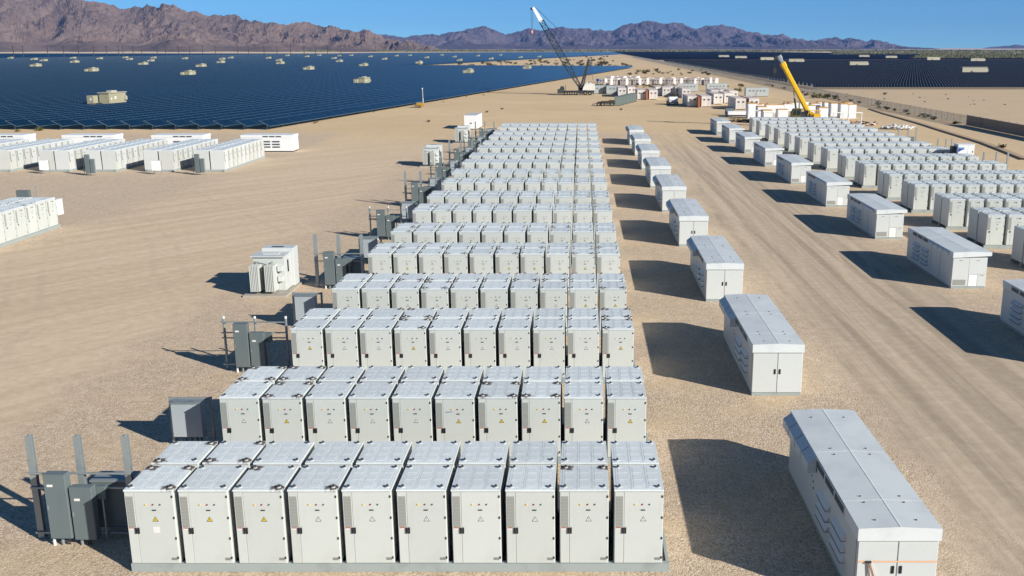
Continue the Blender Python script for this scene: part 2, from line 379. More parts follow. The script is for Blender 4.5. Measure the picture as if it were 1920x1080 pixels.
def contmat(name, base, rust, amt):
    t = NT(name); v = t.coord(); r = t.rnd(); x, y, z = t.sep(v)
    n = t.noise(v, 1.5, 5, 0.7); n2 = t.noise(t.mapv(v, (5, 5, 0.7)), 1.0, 4, 0.6)
    c = t.mix(t.ramp(n, 0.60 - amt, 0.78 - amt), base, rust)
    c = t.mix(t.ramp(n2, 0.56, 0.78, 0, 0.35), c, tuple((a * 0.6 + b * 0.4) for a, b in zip(base, rust)))
    cor = t.math('SINE', t.math('MULTIPLY', t.math('ADD', x, y), 22.0)); t.bump(cor, 0.5, 0.04)
    g = t.new('HueSaturation'); t.put(g.inputs['Color'], c); t.put(g.inputs['Value'], t.math('MULTIPLY_ADD', r, 0.15, 0.9))
    return t.fin(g.outputs[0], 0.6, 0.3)
CONT = contmat('white_container_paint', (0.72, 0.67, 0.63), (0.48, 0.26, 0.17), 0.03)
CONTR = contmat('rusty_container_roof', (0.74, 0.65, 0.60), (0.58, 0.33, 0.22), 0.13)

def linkmat():
    t = NT('chain_link_wire'); v = t.coord(); x, y, z = t.sep(v)
    a = t.math('FRACT', t.math('MULTIPLY', t.math('ADD', y, z), 9.0)); b = t.math('FRACT', t.math('MULTIPLY', t.math('SUBTRACT', y, z), 9.0))
    m = t.math('MAXIMUM', t.math('LESS_THAN', a, 0.24), t.math('LESS_THAN', b, 0.24))
    t.fin((0.20, 0.19, 0.175), 0.6, 0.3)
    tr = t.new('BsdfTransparent'); mx = t.new('MixShader'); t.l.new(m, mx.inputs[0])
    t.l.new(tr.outputs[0], mx.inputs[1]); t.l.new(t.b.outputs[0], mx.inputs[2]); t.l.new(mx.outputs[0], t.out.inputs[0]); return t.mat
LINK = linkmat()

# ================================================================== SETTING
g = MB(); g.poly([(-9500, -150, 0), (7500, -150, 0), (7500, 11500, 0), (-9500, 11500, 0)])
struct('ground', g, GROUND)

def prof(pts, x):
    if x <= pts[0][0]: return pts[0][1]
    for (a, b), (c, d) in zip(pts, pts[1:]):
        if a <= x <= c: return b + (d - b) * (x - a) / (c - a)
    return pts[-1][1]
def mountain(name, pts, y0, yc, y1, cols, rows, mat, seed, amp, ns, frac):
    px0, px1 = pts[0][0], pts[-1][0]; mb = MB(); ws = []
    for j in range(rows + 1):
        t = j / rows
        for i in range(cols + 1):
            px = px0 + (px1 - px0) * i / cols
            y = y0 + (y1 - y0) * t
            y += 120 * math.sin(i * 0.05 + seed) * (1 - t)
            x = (px - PX) / F * y * 1.0
            top = prof(pts, px); zc = max(0.0, at(px, top, yc)[1] - 0.0)
            tc = (yc - y0) / (y1 - y0)
            s = (t / tc) ** 1.35 if t < tc else max(0.0, 1 - ((t - tc) / (1 - tc)) ** 1.5)
            wx = x + 160 / (ns * 260) * noise.noise(Vector((x * ns * 0.6, y * ns * 0.6, seed + 5)))
            rd = noise.ridged_multi_fractal(Vector((wx * ns, y * ns * 0.45, seed)), 0.85, 2.15, 7, 1.0, 2.0) / 2.2
            gl = noise.ridged_multi_fractal(Vector((wx * ns * 2.6, y * ns * 0.7, seed + 11)), 0.9, 2.1, 5, 1.0, 2.0) / 2.2
            n1 = noise.fractal(Vector((x, y, seed * 40)) * ns * 4.3, 0.8, 2.1, 5)
            edge = min(1.0, zc / 25.0)
            up_ = max(0.0, 1 - s) ** 0.38                              # gullies fade out towards the crest
            foot = min(1.0, max(0.0, (s - 0.10) / 0.25))               # and the fan at the foot stays smooth
            z = zc * s * (1 - foot * up_ * (1.0 - 0.85 * min(1, rd)) * 0.9) + amp * edge * foot * up_ * (gl - 0.5) * 0.8
            z += amp * 0.15 * n1 * edge * foot * min(1, s * 3)
            if t < tc: z = max(z, zc * 0.10 * s)
            mb.v.append((x, y, z - 1.0 + (0 if t > 0 else -1)))
    n = cols + 1
    for j in range(rows):
        for i in range(cols):
            a = j * n + i; mb.f.append((a, a + 1, a + n + 1, a + n)); mb.m.append(0)
    o = struct(name, mb, mat, smooth=False, fix=False); return o
LEFTR = [(-330, 10), (-200, 2), (-100, -8), (0, -16), (60, -12), (130, -9), (205, -3), (240, 8), (283, 14), (310, 12), (337, 9), (360, 17), (380, 26),
         (400, 23), (420, 31), (450, 30), (470, 32), (493, 42), (515, 39), (533, 39), (553, 45), (573, 39), (600, 44), (640, 51), (677, 61), (688, 63),
         (700, 58), (712, 62), (723, 69), (745, 74), (760, 77), (785, 83), (807, 87), (830, 91)]
FARR = [(640, 90), (690, 74), (727, 67), (750, 63), (775, 66), (790, 66), (813, 61), (827, 65), (853, 58), (893, 53), (917, 48), (930, 52),
        (953, 63), (983, 58), (1020, 55), (1060, 51), (1087, 51), (1110, 56), (1147, 54), (1173, 46), (1200, 43), (1230, 44), (1260, 41),
        (1279, 45), (1294, 52), (1320, 48), (1342, 43), (1369, 51), (1402, 58), (1414, 56), (1444, 66), (1470, 71), (1507, 77), (1526, 77),
        (1560, 71), (1594, 75), (1624, 84), (1680, 89), (1760, 92), (1790, 93)]
SMALLR = [(1790, 94), (1815, 91.5), (1835, 88), (1856, 87), (1868, 85.5), (1879, 83), (1890, 84.5), (1901, 87), (1920, 87), (1960, 83), (2000, 92), (2060, 95)]
mountain('mountain_range', LEFTR, 2950, 3900, 4700, 900, 130, ROCKL, 3.1, 120, 1 / 330.0, 0.80)
mountain('far_mountain_range', FARR, 5600, 7600, 8800, 760, 100, ROCKF, 9.7, 210, 1 / 900.0, 0.80)
mountain('distant_hills', SMALLR, 8600, 9600, 10500, 90, 24, ROCKF, 5.3, 90, 1 / 700.0, 0.8)

# low dirt berm beyond the second block, and a pale road beside the fence
mb = MB(); prev = None
bl = [up(1655, 205), up(1690, 214), up(1740, 232), up(1780, 247), up(1830, 269), up(1880, 284), up(1930, 300)]
bl = [(40.5 + 26 * 1.0 + (i - 0) * -1.7, p[1]) for i, p in enumerate(bl)]
for i, (x, y) in enumerate(bl):
    hgt = 0.22
    mb.v += [(x - 0.6, y, -0.05), (x - 0.2, y, hgt), (x + 0.4, y, hgt * 0.9), (x + 1.8, y, -0.05)]
    if i:
        b = (i - 1) * 4
        for k in range(3): mb.f.append((b + k, b + k + 1, b + k + 5, b + k + 4)); mb.m.append(0)
DIRT = paint('berm_dirt', (0.42, 0.31, 0.21), 0.95, 0, 0.2, 0.1)
struct('dirt_berm', mb, DIRT)
mb = MB(); mb.poly([(73.2, 150, 0.004), (76.6, 150, 0.004), (76.6, 2700, 0.004), (73.2, 2700, 0.004)])
struct('dirt_road', mb, paint('road_dust', (0.60, 0.48, 0.355), 0.95, 0, 0.12, 0.1, sc=0.1))
mb = MB(); mb.poly([(79, 985, 0.006), (760, 985, 0.006), (900, 1060, 0.006), (79, 1040, 0.006)])
struct('field_road', mb, paint('field_road_dust', (0.60, 0.47, 0.36), 0.95, 0, 0.12, 0.1, sc=0.05))

# ================================================================== BATTERY CABINETS
TRI = [(-0.085, 0), (0.085, 0), (0.0, 0.148)]
def sign_mesh(fill, nm):
    m = MB(); m.prism(TRI, lambda u, v, t: (u, t, v), -0.004, 0, 0)
    tr = [(u * 0.74, 0.018 + v * 0.74) for u, v in TRI]; m.prism(tr, lambda u, v, t: (u, t, v), -0.007, -0.004, 1)
    bolt = [(0.012, 0.10), (-0.016, 0.062), (-0.002, 0.062), (-0.012, 0.030), (0.018, 0.072), (0.004, 0.072)]
    m.prism(bolt, lambda u, v, t: (u, t, v), -0.009, -0.007, 0); return m.mesh(nm, [BLACK, fill])
SIGN_Y = sign_mesh(YEL, 'sign_yellow'); SIGN_W = sign_mesh(PAPER, 'sign_white')
def lug_mesh():
    m = MB(); m.tube((0, 0, -0.012), (0, 0, 0.012), 0.062, 0.058, 12, 0)
    arc = [(-0.04, 0)] + [(0.04 * math.cos(a), 0.025 + 0.035 * math.sin(a)) for a in [math.pi - math.pi * k / 6 for k in range(7)]] + [(0.04, 0)]
    m.prism(arc, lambda u, v, t: (u * 0.9 - 0.01, t + u * 0.7, v + 0.012), -0.016, 0.016, 1)  # upright coloured black, standing in for the shadow beside the lug
    return m.mesh('lifting_lug', [LUGP_, BLACK])
LUG = lug_mesh()
def roof_mb(w_=CW, d_=CDP):
    m = MB(); m.box(-0.004, w_ + 0.004, 0, d_, 2.14, 2.19)
    for i in range(3):
        x0 = 0.05 + i * (w_ - 0.1) / 3
        m.box(x0 + 0.012, x0 + (w_ - 0.1) / 3 - 0.012, 0.05, d_ - 0.05, 2.19, 2.1935)
        for j in range(3):
            y0 = 0.12 + j * (d_ - 0.24) / 3
            m.box(x0 + 0.08, x0 + (w_ - 0.1) / 3 - 0.08, y0 + 0.05, y0 + (d_ - 0.24) / 3 - 0.05, 2.1935, 2.1965)
    return m
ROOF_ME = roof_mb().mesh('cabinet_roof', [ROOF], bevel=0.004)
BODY_ME = MB().box(0, CW, 0.03, CDP, 0, 2.14).mesh('cabinet_body', [WHITE], bevel=0.012)
LUGP = [(0.15, 0.17), (CW - 0.13, 0.17), (0.15, CDP - 0.17), (CW - 0.13, CDP - 0.17)]
HANDLE = MB().box(-0.021, 0.021, -0.035, 0, -0.09, 0.09).mesh('cabinet_handle', [BLACK], bevel=0.007)
LATCH = MB().box(-0.05, 0.05, -0.03, 0, -0.055, 0.055).mesh('cabinet_latch', [BLACK], bevel=0.008)
HINGE = MB().box(-0.018, 0.018, -0.022, 0.0, -0.035, 0.035).mesh('cabinet_hinge', [DARKM], bevel=0.004)
def lamp(m): return MB().tube((0, 0, 0), (0, -0.02, 0), 0.025, 0.02, 10).mesh('indicator', [m])
LAMPS = [lamp(YEL), lamp(paint('lamp_red', (0.30, 0.02, 0.03), 0.3, 0, 0)), lamp(GREEN)]
SLOT = MB().box(-0.058, 0.058, -0.01, 0, -0.016, 0.016).mesh('label_slot', [DARKM])
STICK = MB().box(-0.07, 0.07, -0.004, 0, -0.035, 0.0, 0).box(-0.07, 0.07, -0.004, 0, 0.0, 0.03, 1).mesh('handle_sticker', [PAPER, RED])
NAMEP = MB().box(-0.08, 0.08, -0.005, 0, -0.04, 0.04).mesh('nameplate', [PLATE])
NARROW = MB().box(0.018, 0.268, 0, 0.029, 0.02, 2.12).mesh('side_panel', [WHITE], bevel=0.004)
DOOR = MB().box(0.277, CW - 0.018, 0, 0.029, 0.02, 2.12).mesh('cabinet_door', [WHITE], bevel=0.004)
VENTM = MB().box(0.045, 0.243, -0.006, 0, 1.10, 2.0).mesh('vent_grille', [VENT])
def ch(name, me, par, x=0, y=0, z=0): return part(name, me, None, par, (x, y, z))

TXT = {}
def text_mesh(s, size, mat):
    if s in TXT: return TXT[s]
    c = bpy.data.curves.new('txt', 'FONT'); c.body = s; c.size = size; c.extrude = 0.002; c.align_x = 'CENTER'
    o = bpy.data.objects.new('txt', c); COL.objects.link(o)
    dg = bpy.context.evaluated_depsgraph_get(); me = bpy.data.meshes.new_from_object(o.evaluated_get(dg))
    bpy.data.objects.remove(o); me.materials.clear(); me.materials.append(mat)
    me.transform(Matrix.Rotation(R(90), 4, 'X')); TXT[s] = me; return me

def cab_front(style, lod, sign, group):
    t = thing('battery_cabinet', 'x', 'battery cabinet', (0, 0, 0), 0, group)
    if lod == 2:
        return t
    ch('body', BODY_ME, t); rf = ch('roof', ROOF_ME, t)
    for i, (x, y) in enumerate(LUGP): ch('lifting_lug', LUG, t, x, y, 2.2)
    ch('side_panel', NARROW, t); dr = ch('door', DOOR, t); ch('vent_grille', VENTM, t)
    if style == 'centre':
        ch('handle', HANDLE, dr, 0.318, 0, 1.0); ch('handle', HANDLE, t, 0.240, 0, 1.0)
        ch('warning_sign', sign, dr, 0.81, 0, 1.27); ch('label_slot', SLOT, dr, 0.80, 0, 1.60)
        for k, x in enumerate((0.575, 0.78, 0.98)): ch('indicator_light', LAMPS[k], dr, x, 0, 1.765)
        if lod == 0:
            ch('sticker', STICK, t, 0.12, 0, 1.06); ch('nameplate', NAMEP, dr, 1.225, 0, 0.15)
            for z in (0.19, 0.77, 1.38, 2.0):
                ch('hinge', HINGE, dr, CW - 0.03, 0, z)
    else:
        ch('latch', LATCH, t, 0.22, 0, 0.97); ch('warning_sign', sign, dr, 0.78, 0, 1.14)
        ch('lettering', text_mesh('C A08', 0.15, BLACK), dr, 0.80, -0.004, 1.88)
        if lod == 0:
            ch('label_slot', SLOT, dr, 0.79, 0, 1.50)
            for k, x in enumerate((0.60, 0.79, 0.97)): ch('indicator_light', LAMPS[k], dr, x, 0, 1.66)
            for z in (0.19, 0.77, 1.38, 2.0): ch('hinge', HINGE, dr, CW - 0.03, 0, z)
    return t
def cab_back(lod, group):
    t = thing('battery_cabinet', 'x', 'battery cabinet', (0, 0, 0), 0, group)
    ch('body', BODY_ME, t); ch('roof', ROOF_ME, t)
    for x, y in LUGP: ch('lifting_lug', LUG, t, x, y, 2.2)
    return t
def cab_simple():                                                 # far copies: one mesh, parts too small to read
    m = MB(); m.box(0, CW, 0, CDP, 0, 2.15, 0); m.box(-0.004, CW + 0.004, -0.004, CDP, 2.15, 2.2, 1)
    m.box(0.05, 0.25, -0.006, 0, 1.05, 2.0, 2)
    m.box(0.60, 0.95, -0.006, 0, 1.55, 1.60, 3); m.box(0.17, 0.29, -0.03, 0, 0.9, 1.03, 3); m.box(0.262, 0.272, -0.004, 0, 0.02, 2.1, 3); m.box(CW - 0.03, CW, -0.01, 0, 0.1, 2.05, 3)
    for x, y in LUGP: m.box(x - 0.05, x + 0.05, y - 0.05, y + 0.05, 2.2, 2.24, 1); m.box(x - 0.015, x + 0.04, y - 0.02, y + 0.02, 2.24, 2.29, 3)  # dark upright on each pad paints in the lug's shadow
    return m
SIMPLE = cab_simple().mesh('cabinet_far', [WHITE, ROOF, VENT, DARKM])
PITCH = 1.467
rust_of = {(1, 0, 1): 0.9, (1, 0, 3): 0.75, (1, 0, 4): 0.4, (1, 1, 1): 0.6, (1, 1, 2): 0.95, (1, 0, 9): 0.35, (2, 0, 2): 1.0, (2, 0, 6): 0.5, (2, 0, 7): 0.9,
           (2, 0, 8): 0.5, (2, 1, 1): 0.8, (2, 1, 2): 0.9, (3, 0, 4): 0.7, (3, 1, 4): 0.8, (3, 0, 10): 0.7, (3, 1, 10): 0.9, (3, 1, 3): 0.2, (4, 1, 7): 0.7,
           (4, 1, 8): 0.6, (4, 1, 10): 0.5, (5, 0, 4): 0.5, (5, 1, 1): 0.4, (5, 1, 2): 0.5, (5, 1, 7): 0.7, (5, 1, 9): 0.6, (6, 1, 1): 0.4, (6, 0, 8): 0.8, (6, 1, 8): 0.7}
yellow = {1: (1, 2, 3), 2: (2, 6, 7, 8, 10), 3: (1, 4, 10), 4: (9, 10), 5: (2, 6, 7, 9), 6: (2, 5), 7: (2, 5, 7, 8)}
RROWS = [61.0, 68.64, 76.0, 84.2, 91.3, 99.5, 106.5, 114.4, 121.2, 129.0, 135.6, 143.3, 150.2, 158.2, 164.8]
ROWS = sorted([24.25 + 15.55 * k - 0.05 * k * k for k in range(9)] + [31.4 + 15.45 * k - 0.05 * k * k for k in range(9)])
GC = 'battery cabinets of the central block'
protoC = {}
def get_proto(kind):
    if kind not in protoC:
        a, lod, s, grp = kind
        if a == 'back': protoC[kind] = [cab_back(lod, grp), False]
        else: protoC[kind] = [cab_front(a, lod, SIGN_Y if s else SIGN_W, grp), False]
    return protoC[kind]
def place(kind, loc, label, rust, rz=0.0, sx=0.97):
    rz += rng.uniform(-0.005, 0.005); loc = (loc[0] + rng.uniform(-0.008, 0.008), loc[1] + rng.uniform(-0.014, 0.014), loc[2])
    p = get_proto(kind)
    if not p[1]:
        p[1] = True; o = p[0]; o.location = loc; o.rotation_euler = (0, 0, rz); o['label'] = label
    else: o = dup(p[0], loc, rz, label)
    o.scale = (sx, 1, 1)
    for c in KIDS.get(o.name, []):
        if c.name.startswith('roof'): c['rust'] = rust
    return o
far = MB()
def rank_cut():
    sc_ = []
    for y0 in ROWS:
        for lay in (0, 1):
            for c in range(10): sc_.append((1.0 if lay == 0 else 0.62) / (y0 + lay * 1.7) ** 2)
    for y0 in RROWS:
        for lay in (0, 1):
            for c in range(10):
                if pr(28.8 + c * PITCH, y0 + lay * 1.7 + 3, 2.5)[0] <= 1990: sc_.append((0.9 if lay == 0 else 0.5) / (y0 + lay * 1.7) ** 2)
    for q in range(5):
        for k in range(10): sc_.append(0.9 / (125 + k * PITCH) ** 2)
    sc_ += [0.9 / 85.0 ** 2] * 14
    return sorted(sc_, reverse=True)[299]
CUT = rank_cut(); FS_ = cab_simple()
WHITE2 = paint('cabinet_paint_warm', (0.56, 0.56, 0.53), 0.42, 0.02, 0.10); WHITE3 = paint('cabinet_paint_cool', (0.60, 0.61, 0.60), 0.42, 0.02, 0.06)
frng = random.Random(17)
def to_far(x, y, rz=False, sx=0.965):
    i = len(far.v); f_ = FS_; w_ = frng.choice((0, 4, 5))
    far.v += [((x - b, y + a, c + 0.25) if rz else (x + a * sx, y + b, c + 0.25)) for a, b, c in f_.v]
    far.f += [tuple(i + q for q in f) for f in f_.f]; far.m += [w_ if q == 0 else q for q in f_.m]
rng = random.Random(3)
skid_proto = None; extra = []
for r, y0 in enumerate(ROWS, 1):
    x0 = -12.33
    # skid
    m = MB(); m.box(-0.03, 10 * PITCH + 0.06, 0.06, 0.22, 0.0, 0.25); m.box(-0.03, 10 * PITCH + 0.06, 3.14, 3.30, 0.0, 0.25)
    for k in range(11): m.box(k * PITCH - 0.03, k * PITCH + 0.06, 0.22, 3.14, 0.02, 0.24)
    if skid_proto is None:
        skid_proto = part('steel_skid', m, SKID, None, (x0, y0 - 0.06, 0), bevel=0.006)
        tag(skid_proto, 'pale green steel skid under the nearest row of cabinets', 'skid', 'steel skids under the cabinet rows')
    else:
        o = skid_proto.copy(); COL.objects.link(o); o.location = (x0, y0 - 0.06, 0)
        o['label'] = 'pale green steel skid under the %s row of the central cabinet block' % nth(r)
    for lay in (0, 1):
        for c in range(1, 11):
            x = x0 + (c - 1) * PITCH; y = y0 + lay * 1.76
            ru = rust_of.get((r, lay, c), (0.0 if rng.random() < 0.72 else rng.uniform(0.2, 0.8)) if r > 3 else 0.0)
            where = '%s from left, %s of %s row, centre' % (nth(c), 'front' if lay == 0 else 'back', nth(r))
            if (1.0 if lay == 0 else 0.62) / (y0 + lay * 1.7) ** 2 < CUT: to_far(x, y); continue
            if r > 10:
                o = part('battery_cabinet', SIMPLE, None, None, (x, y, 0.25)); o['rust'] = ru; o.scale = (0.965, 1, 1)
                tag(o, 'pale grey battery cabinet, ' + where, 'battery cabinet', GC); continue
            lod = 0 if r <= 5 else 1
            if lay: place(('back', lod, 0, GC), (x, y, 0.25), 'pale grey cabinet%s, ' % (' with rust stained roof' if ru > 0.3 else '') + where, ru)
            else:
                s = c in yellow.get(r, ()) or (r > 7 and rng.random() < 0.4)
                oc = place(('centre', lod, s, GC), (x, y, 0.25), 'battery cabinet with %s triangle, ' % ('yellow' if s else 'white') + where, ru)
                if (r, c) == (1, 1): extra.append((oc, 'faded_patch', MB().box(0.72, 0.90, -0.004, -0.001, 0.93, 1.11), PAPER))
                if (r, c) == (2, 6): extra.append((oc, 'blue_scribble', MB().box(0.34, 0.46, -0.004, -0.001, 1.655, 1.672).box(0.44, 0.60, -0.004, -0.001, 1.664, 1.682), BLUE))
for oc, nm_, mb_, mt_ in extra: part(nm_, mb_, mt_, oc)
# second block on the right
GR = 'battery cabinets of the right block'
RROWS_ = [61.0, 68.64, 76.0, 84.2, 91.3, 99.5, 106.5, 114.4, 121.2, 129.0, 135.6, 143.3, 150.2, 158.2, 164.8]
skid2 = None
for r, y0 in enumerate(RROWS, 1):
    x0 = 28.80 - (y0 - 70) * 0.004
    m = MB(); m.box(-0.12, 10 * PITCH + 0.06, -0.04, 0.14, 0.0, 0.25); m.box(-0.12, 10 * PITCH + 0.06, 3.14, 3.30, 0.0, 0.25)
    m.box(-0.12, 0.05, 1.6, 1.75, 0, 0.25)
    if skid2 is None:
        skid2 = part('steel_skid', m, SKID, None, (x0, y0, 0), bevel=0.006)
        tag(skid2, 'pale green steel skid under the nearest row of the right block', 'skid', 'steel skids of the right block')
    else:
        o = skid2.copy(); COL.objects.link(o); o.location = (x0, y0, 0)
        o['label'] = 'pale green steel skid under the %s nearest row of the right block' % nth(r)
    for lay in (0, 1):
        for c in range(1, 11):
            x = x0 + (c - 1) * PITCH; y = y0 + lay * 1.76
            if pr(x, y + 3, 2.5)[0] > 1990: continue
            if (0.9 if lay == 0 else 0.5) / (y0 + lay * 1.7) ** 2 < CUT: to_far(x, y, False, 0.91); continue
            ru = 0.0 if rng.random() < 0.8 else rng.uniform(0.2, 0.8)
            where = '%s from left, %s of %s row, right block' % (nth(c), 'front' if lay == 0 else 'back', nth(r))
            if r > 9:
                o = part('battery_cabinet', SIMPLE, None, None, (x, y, 0.25)); o['rust'] = ru; o.scale = (0.91, 1, 1)
                tag(o, 'pale vented cabinet, ' + where, 'battery cabinet', GR); continue
            lod = 0 if r <= 5 else 1
            if lay: place(('back', lod, 0, GR), (x, y, 0.25), 'plain pale cabinet, ' + where, ru, 0.0, 0.91)
            else: place(('right', lod, (r * 7 + c) % 3 == 0, GR), (x, y, 0.25), 'cabinet with black lettering, ' + where, ru, 0.0, 0.91)

# third block on the left: rows along y with doors facing +x
GL = 'battery cabinets of the left blocks'
LR = [(-41.2, 'rightmost'), (-47.1, 'second'), (-53.7, 'third'), (-59.1, 'fourth'), (-65.9, 'fifth'), (-71.6, 'sixth'), (-78.0, 'seventh')]
skid3 = None
def lskid(x, y, n, lab):
    global skid3
    m = MB(); m.box(-0.2, n * PITCH + 0.08, -0.03, 0.14, 0.0, 0.25); m.box(-0.03, n * PITCH + 0.06, 3.14, 3.30, 0.0, 0.25)
    for k in range(n + 1): m.box(k * PITCH - 0.1, k * PITCH + 0.10, 0.14, 3.14, 0.02, 0.25)
    o = part('steel_skid', m, SKID, None, (x, y, 0), rz=R(90)); tag(o, lab, 'skid', 'steel skids of the left blocks')
for q, (xr, wd) in enumerate(LR):
    n = 10; lskid(xr, 113.1, n, 'pale skid under the %s row of the far left cabinet block' % wd)
    for lay in (0, 1):
        for k in range(n):
            y = 113.1 + k * PITCH; x = xr - lay * 1.76
            if pr(x + 1, y, 2.4)[0] < -60: continue
            if lay == 1 or q > 4 or 0.9 / (125 + k * PITCH) ** 2 < CUT: to_far(x, y, True); continue
            where = '%s door from front in %s row, far left block' % (nth(k + 1), wd)
            if lay == 0 and q < 5: place(('right', 1, k % 4 == 2, GL), (x, y, 0.25), 'white cabinet, ' + where, 0, R(90))
            else:
                o = part('battery_cabinet', SIMPLE, None, None, (x, y, 0.25), rz=R(90)); tag(o, 'white cabinet, ' + where, 'battery cabinet', GL)
lskid(-41.75, 77.2 - 7 * PITCH, 7, 'pale skid under the short cabinet row at the left picture edge')
for lay in (0, 1):
    for k in range(7):
        y = 77.2 - (k + 1) * PITCH; x = -41.75 - lay * 1.76
        place(('right', 0, k % 2 == 0, GL) if lay == 0 else ('back', 1, 0, GL), (x, y, 0.25),
              'white cabinet, %s from far end, %s of row at left edge' % (nth(k + 1), 'door side' if lay == 0 else 'rear side'), 0.1, R(90))

o = part('battery_cabinets', far.mesh('far_cabinets', [WHITE, ROOF, VENT, DARKM, WHITE2, WHITE3]), None); o['kind'] = 'stuff'
tag(o, 'all the smaller, farther battery cabinets at the back of the three blocks', 'battery cabinets')
# ================================================================== INVERTER ENCLOSURES
IW, IL = 2.06, 8.2
def inv_roof(over_r=0.03):
    m = MB(); xa, xb, xm = -0.03, IW + over_r, IW / 2; ya, yb = -0.06, IL + 0.04; z0, z1, zr = 1.88, 2.22, 2.265
    pf = [(xa, z0), (xb, z0 if over_r < 0.1 else z0 + 0.12), (xb, z1), (xm, zr), (xa, z1)]
    m.prism(pf, lambda u, v, t: (u, t, v), ya, yb)
    m.prism([(u, v) for u, v in ((xm - 0.03, zr - 0.002), (xm + 0.03, zr - 0.002), (xm + 0.015, zr + 0.006), (xm - 0.015, zr + 0.006))], lambda u, v, t: (u, t, v), ya, yb)
    for ys in (1.5, 4.75):
        m.prism([(xa, z1 + 0.001), (xm, zr + 0.001), (xb, z1 + 0.001), (xb, z1 + 0.005), (xm, zr + 0.006), (xa, z1 + 0.005)], lambda u, v, t: (u, t, v), ys - 0.012, ys + 0.012)
    return m
def roof_lugs(t):
    me = MB().tube((0, 0, 0), (0, 0, 0.04), 0.022, 0.014, 8).box(-0.035, 0.01, -0.008, 0.008, 0.015, 0.035).mesh('roof_lug', [DARKM])
    for y in (0.35, 1.35, 1.72, 4.5, 4.95, 7.5):
        for x in (0.5, 1.56): ch('roof_lug', me, t, x, y, 2.235)
HOOD = None
def inv_louvres(t, ys, zs, dy):
    m = MB(); m.prism([(0, 0), (-0.13, -0.14), (-0.13, -0.17), (0, -0.17)], lambda u, v, k: (u, k, v), 0, dy)
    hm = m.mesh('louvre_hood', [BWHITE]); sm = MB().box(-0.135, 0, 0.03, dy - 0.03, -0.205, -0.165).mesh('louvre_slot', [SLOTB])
    for y in ys:
        for z in zs:
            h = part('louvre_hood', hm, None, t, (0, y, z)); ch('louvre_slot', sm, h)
def inverter_central():
    t = thing('inverter_enclosure', 'x', 'inverter enclosure', (0, 0, 0), 0, 'inverter enclosures beside the central block')
    part('plinth', MB().box(0.02, IW - 0.02, 0.02, IL - 0.02, 0, 0.13), SKID, t)
    part('body', MB().box(0, IW, 0.03, IL, 0.13, 1.88), BWHITE, t, bevel=0.01)
    part('roof', inv_roof(), IROOF, t); roof_lugs(t)
    for s in (0, 1):
        d = part('door', MB().box(0.02 + s * 1.025, 1.015 + s * 1.025, 0, 0.029, 0.15, 1.86), BWHITE, t, bevel=0.005)
        ch('handle', MB().box(-0.035, 0.035, -0.03, 0, -0.11, 0.11).mesh('door_handle', [BLACK], bevel=0.012), d, 0.93 + s * 0.20, 0, 1.05)
    hood = MB(); hood.prism([(0, 0), (-0.26, -0.20), (-0.26, -0.47), (-0.22, -0.50), (0, -0.50)], lambda u, v, k: (u, k, v), 0, 0.86)
    hm = hood.mesh('intake_hood', [BWHITE])
    for k in range(4): ch('intake_hood', hm, t, -0.03, 4.45 + k * 0.93, 2.18)
    fr = MB().box(-0.05, -0.031, -0.03, 1.03, -0.03, 0.25).mesh('window_frame', [BWHITE]); pn = MB().box(-0.056, -0.05, 0.03, 0.97, 0.01, 0.21).mesh('window_louvre', [LOUV])
    for k in range(3):
        f_ = part('louvre_window', fr, None, t, (0, 1.25 + k * 1.07, 1.93)); ch('louvre', pn, f_)
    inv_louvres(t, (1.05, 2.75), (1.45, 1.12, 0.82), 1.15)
    for y, z in ((5.0, 1.35), (4.8, 1.25), (4.75, 1.05)): ch('bolt', MB().box(-0.012, 0, -0.03, 0.03, -0.03, 0.03).mesh('bolt', [BLACK]), t, 0, y, z)
    part('side_seam', MB().box(-0.008, 0, 0.10, 0.125, 0.2, 1.86), PLATE, t)
    return t
IY = [22.55, 38.24, 53.6, 69.4, 84.7, 99.8, 115.0, 130.0, 144.5]
p = inverter_central()
for k, y in enumerate(IY):
    lab = ['white inverter enclosure with a peach strap across its doors, nearest of the central line',
           'white inverter enclosure in the central line, second from the camera'] + \
          ['white inverter enclosure with shaded louvred side, %s from camera in central line' % nth(q) for q in range(3, 10)]
    o = p if k == 0 else dup(p, (7.0, y, 0), 0, lab[k])
    o.location = (7.0, y, 0); o['label'] = lab[k]
t = thing('ratchet_strap', 'peach ratchet strap tied across the doors of the nearest inverter enclosure', 'strap', (7.0, 22.55, 0))
part('webbing', MB().box(0.02, IW - 0.02, -0.016, -0.008, 1.255, 1.30), STRAP, t)
part('buckle', MB().box(0.22, 0.36, -0.06, -0.017, 1.25, 1.31), DARKM, t, bevel=0.006)
for dx, dz in ((0.03, -0.5), (0.10, -0.62), (0.20, -0.7)):
    part('loose_tail', MB().bar((0.26 + dx * 0.5, -0.03, 1.25), (0.30 + dx * 1.6, -0.045, 1.25 + dz), 0.035, 0.006), STRAP, t)

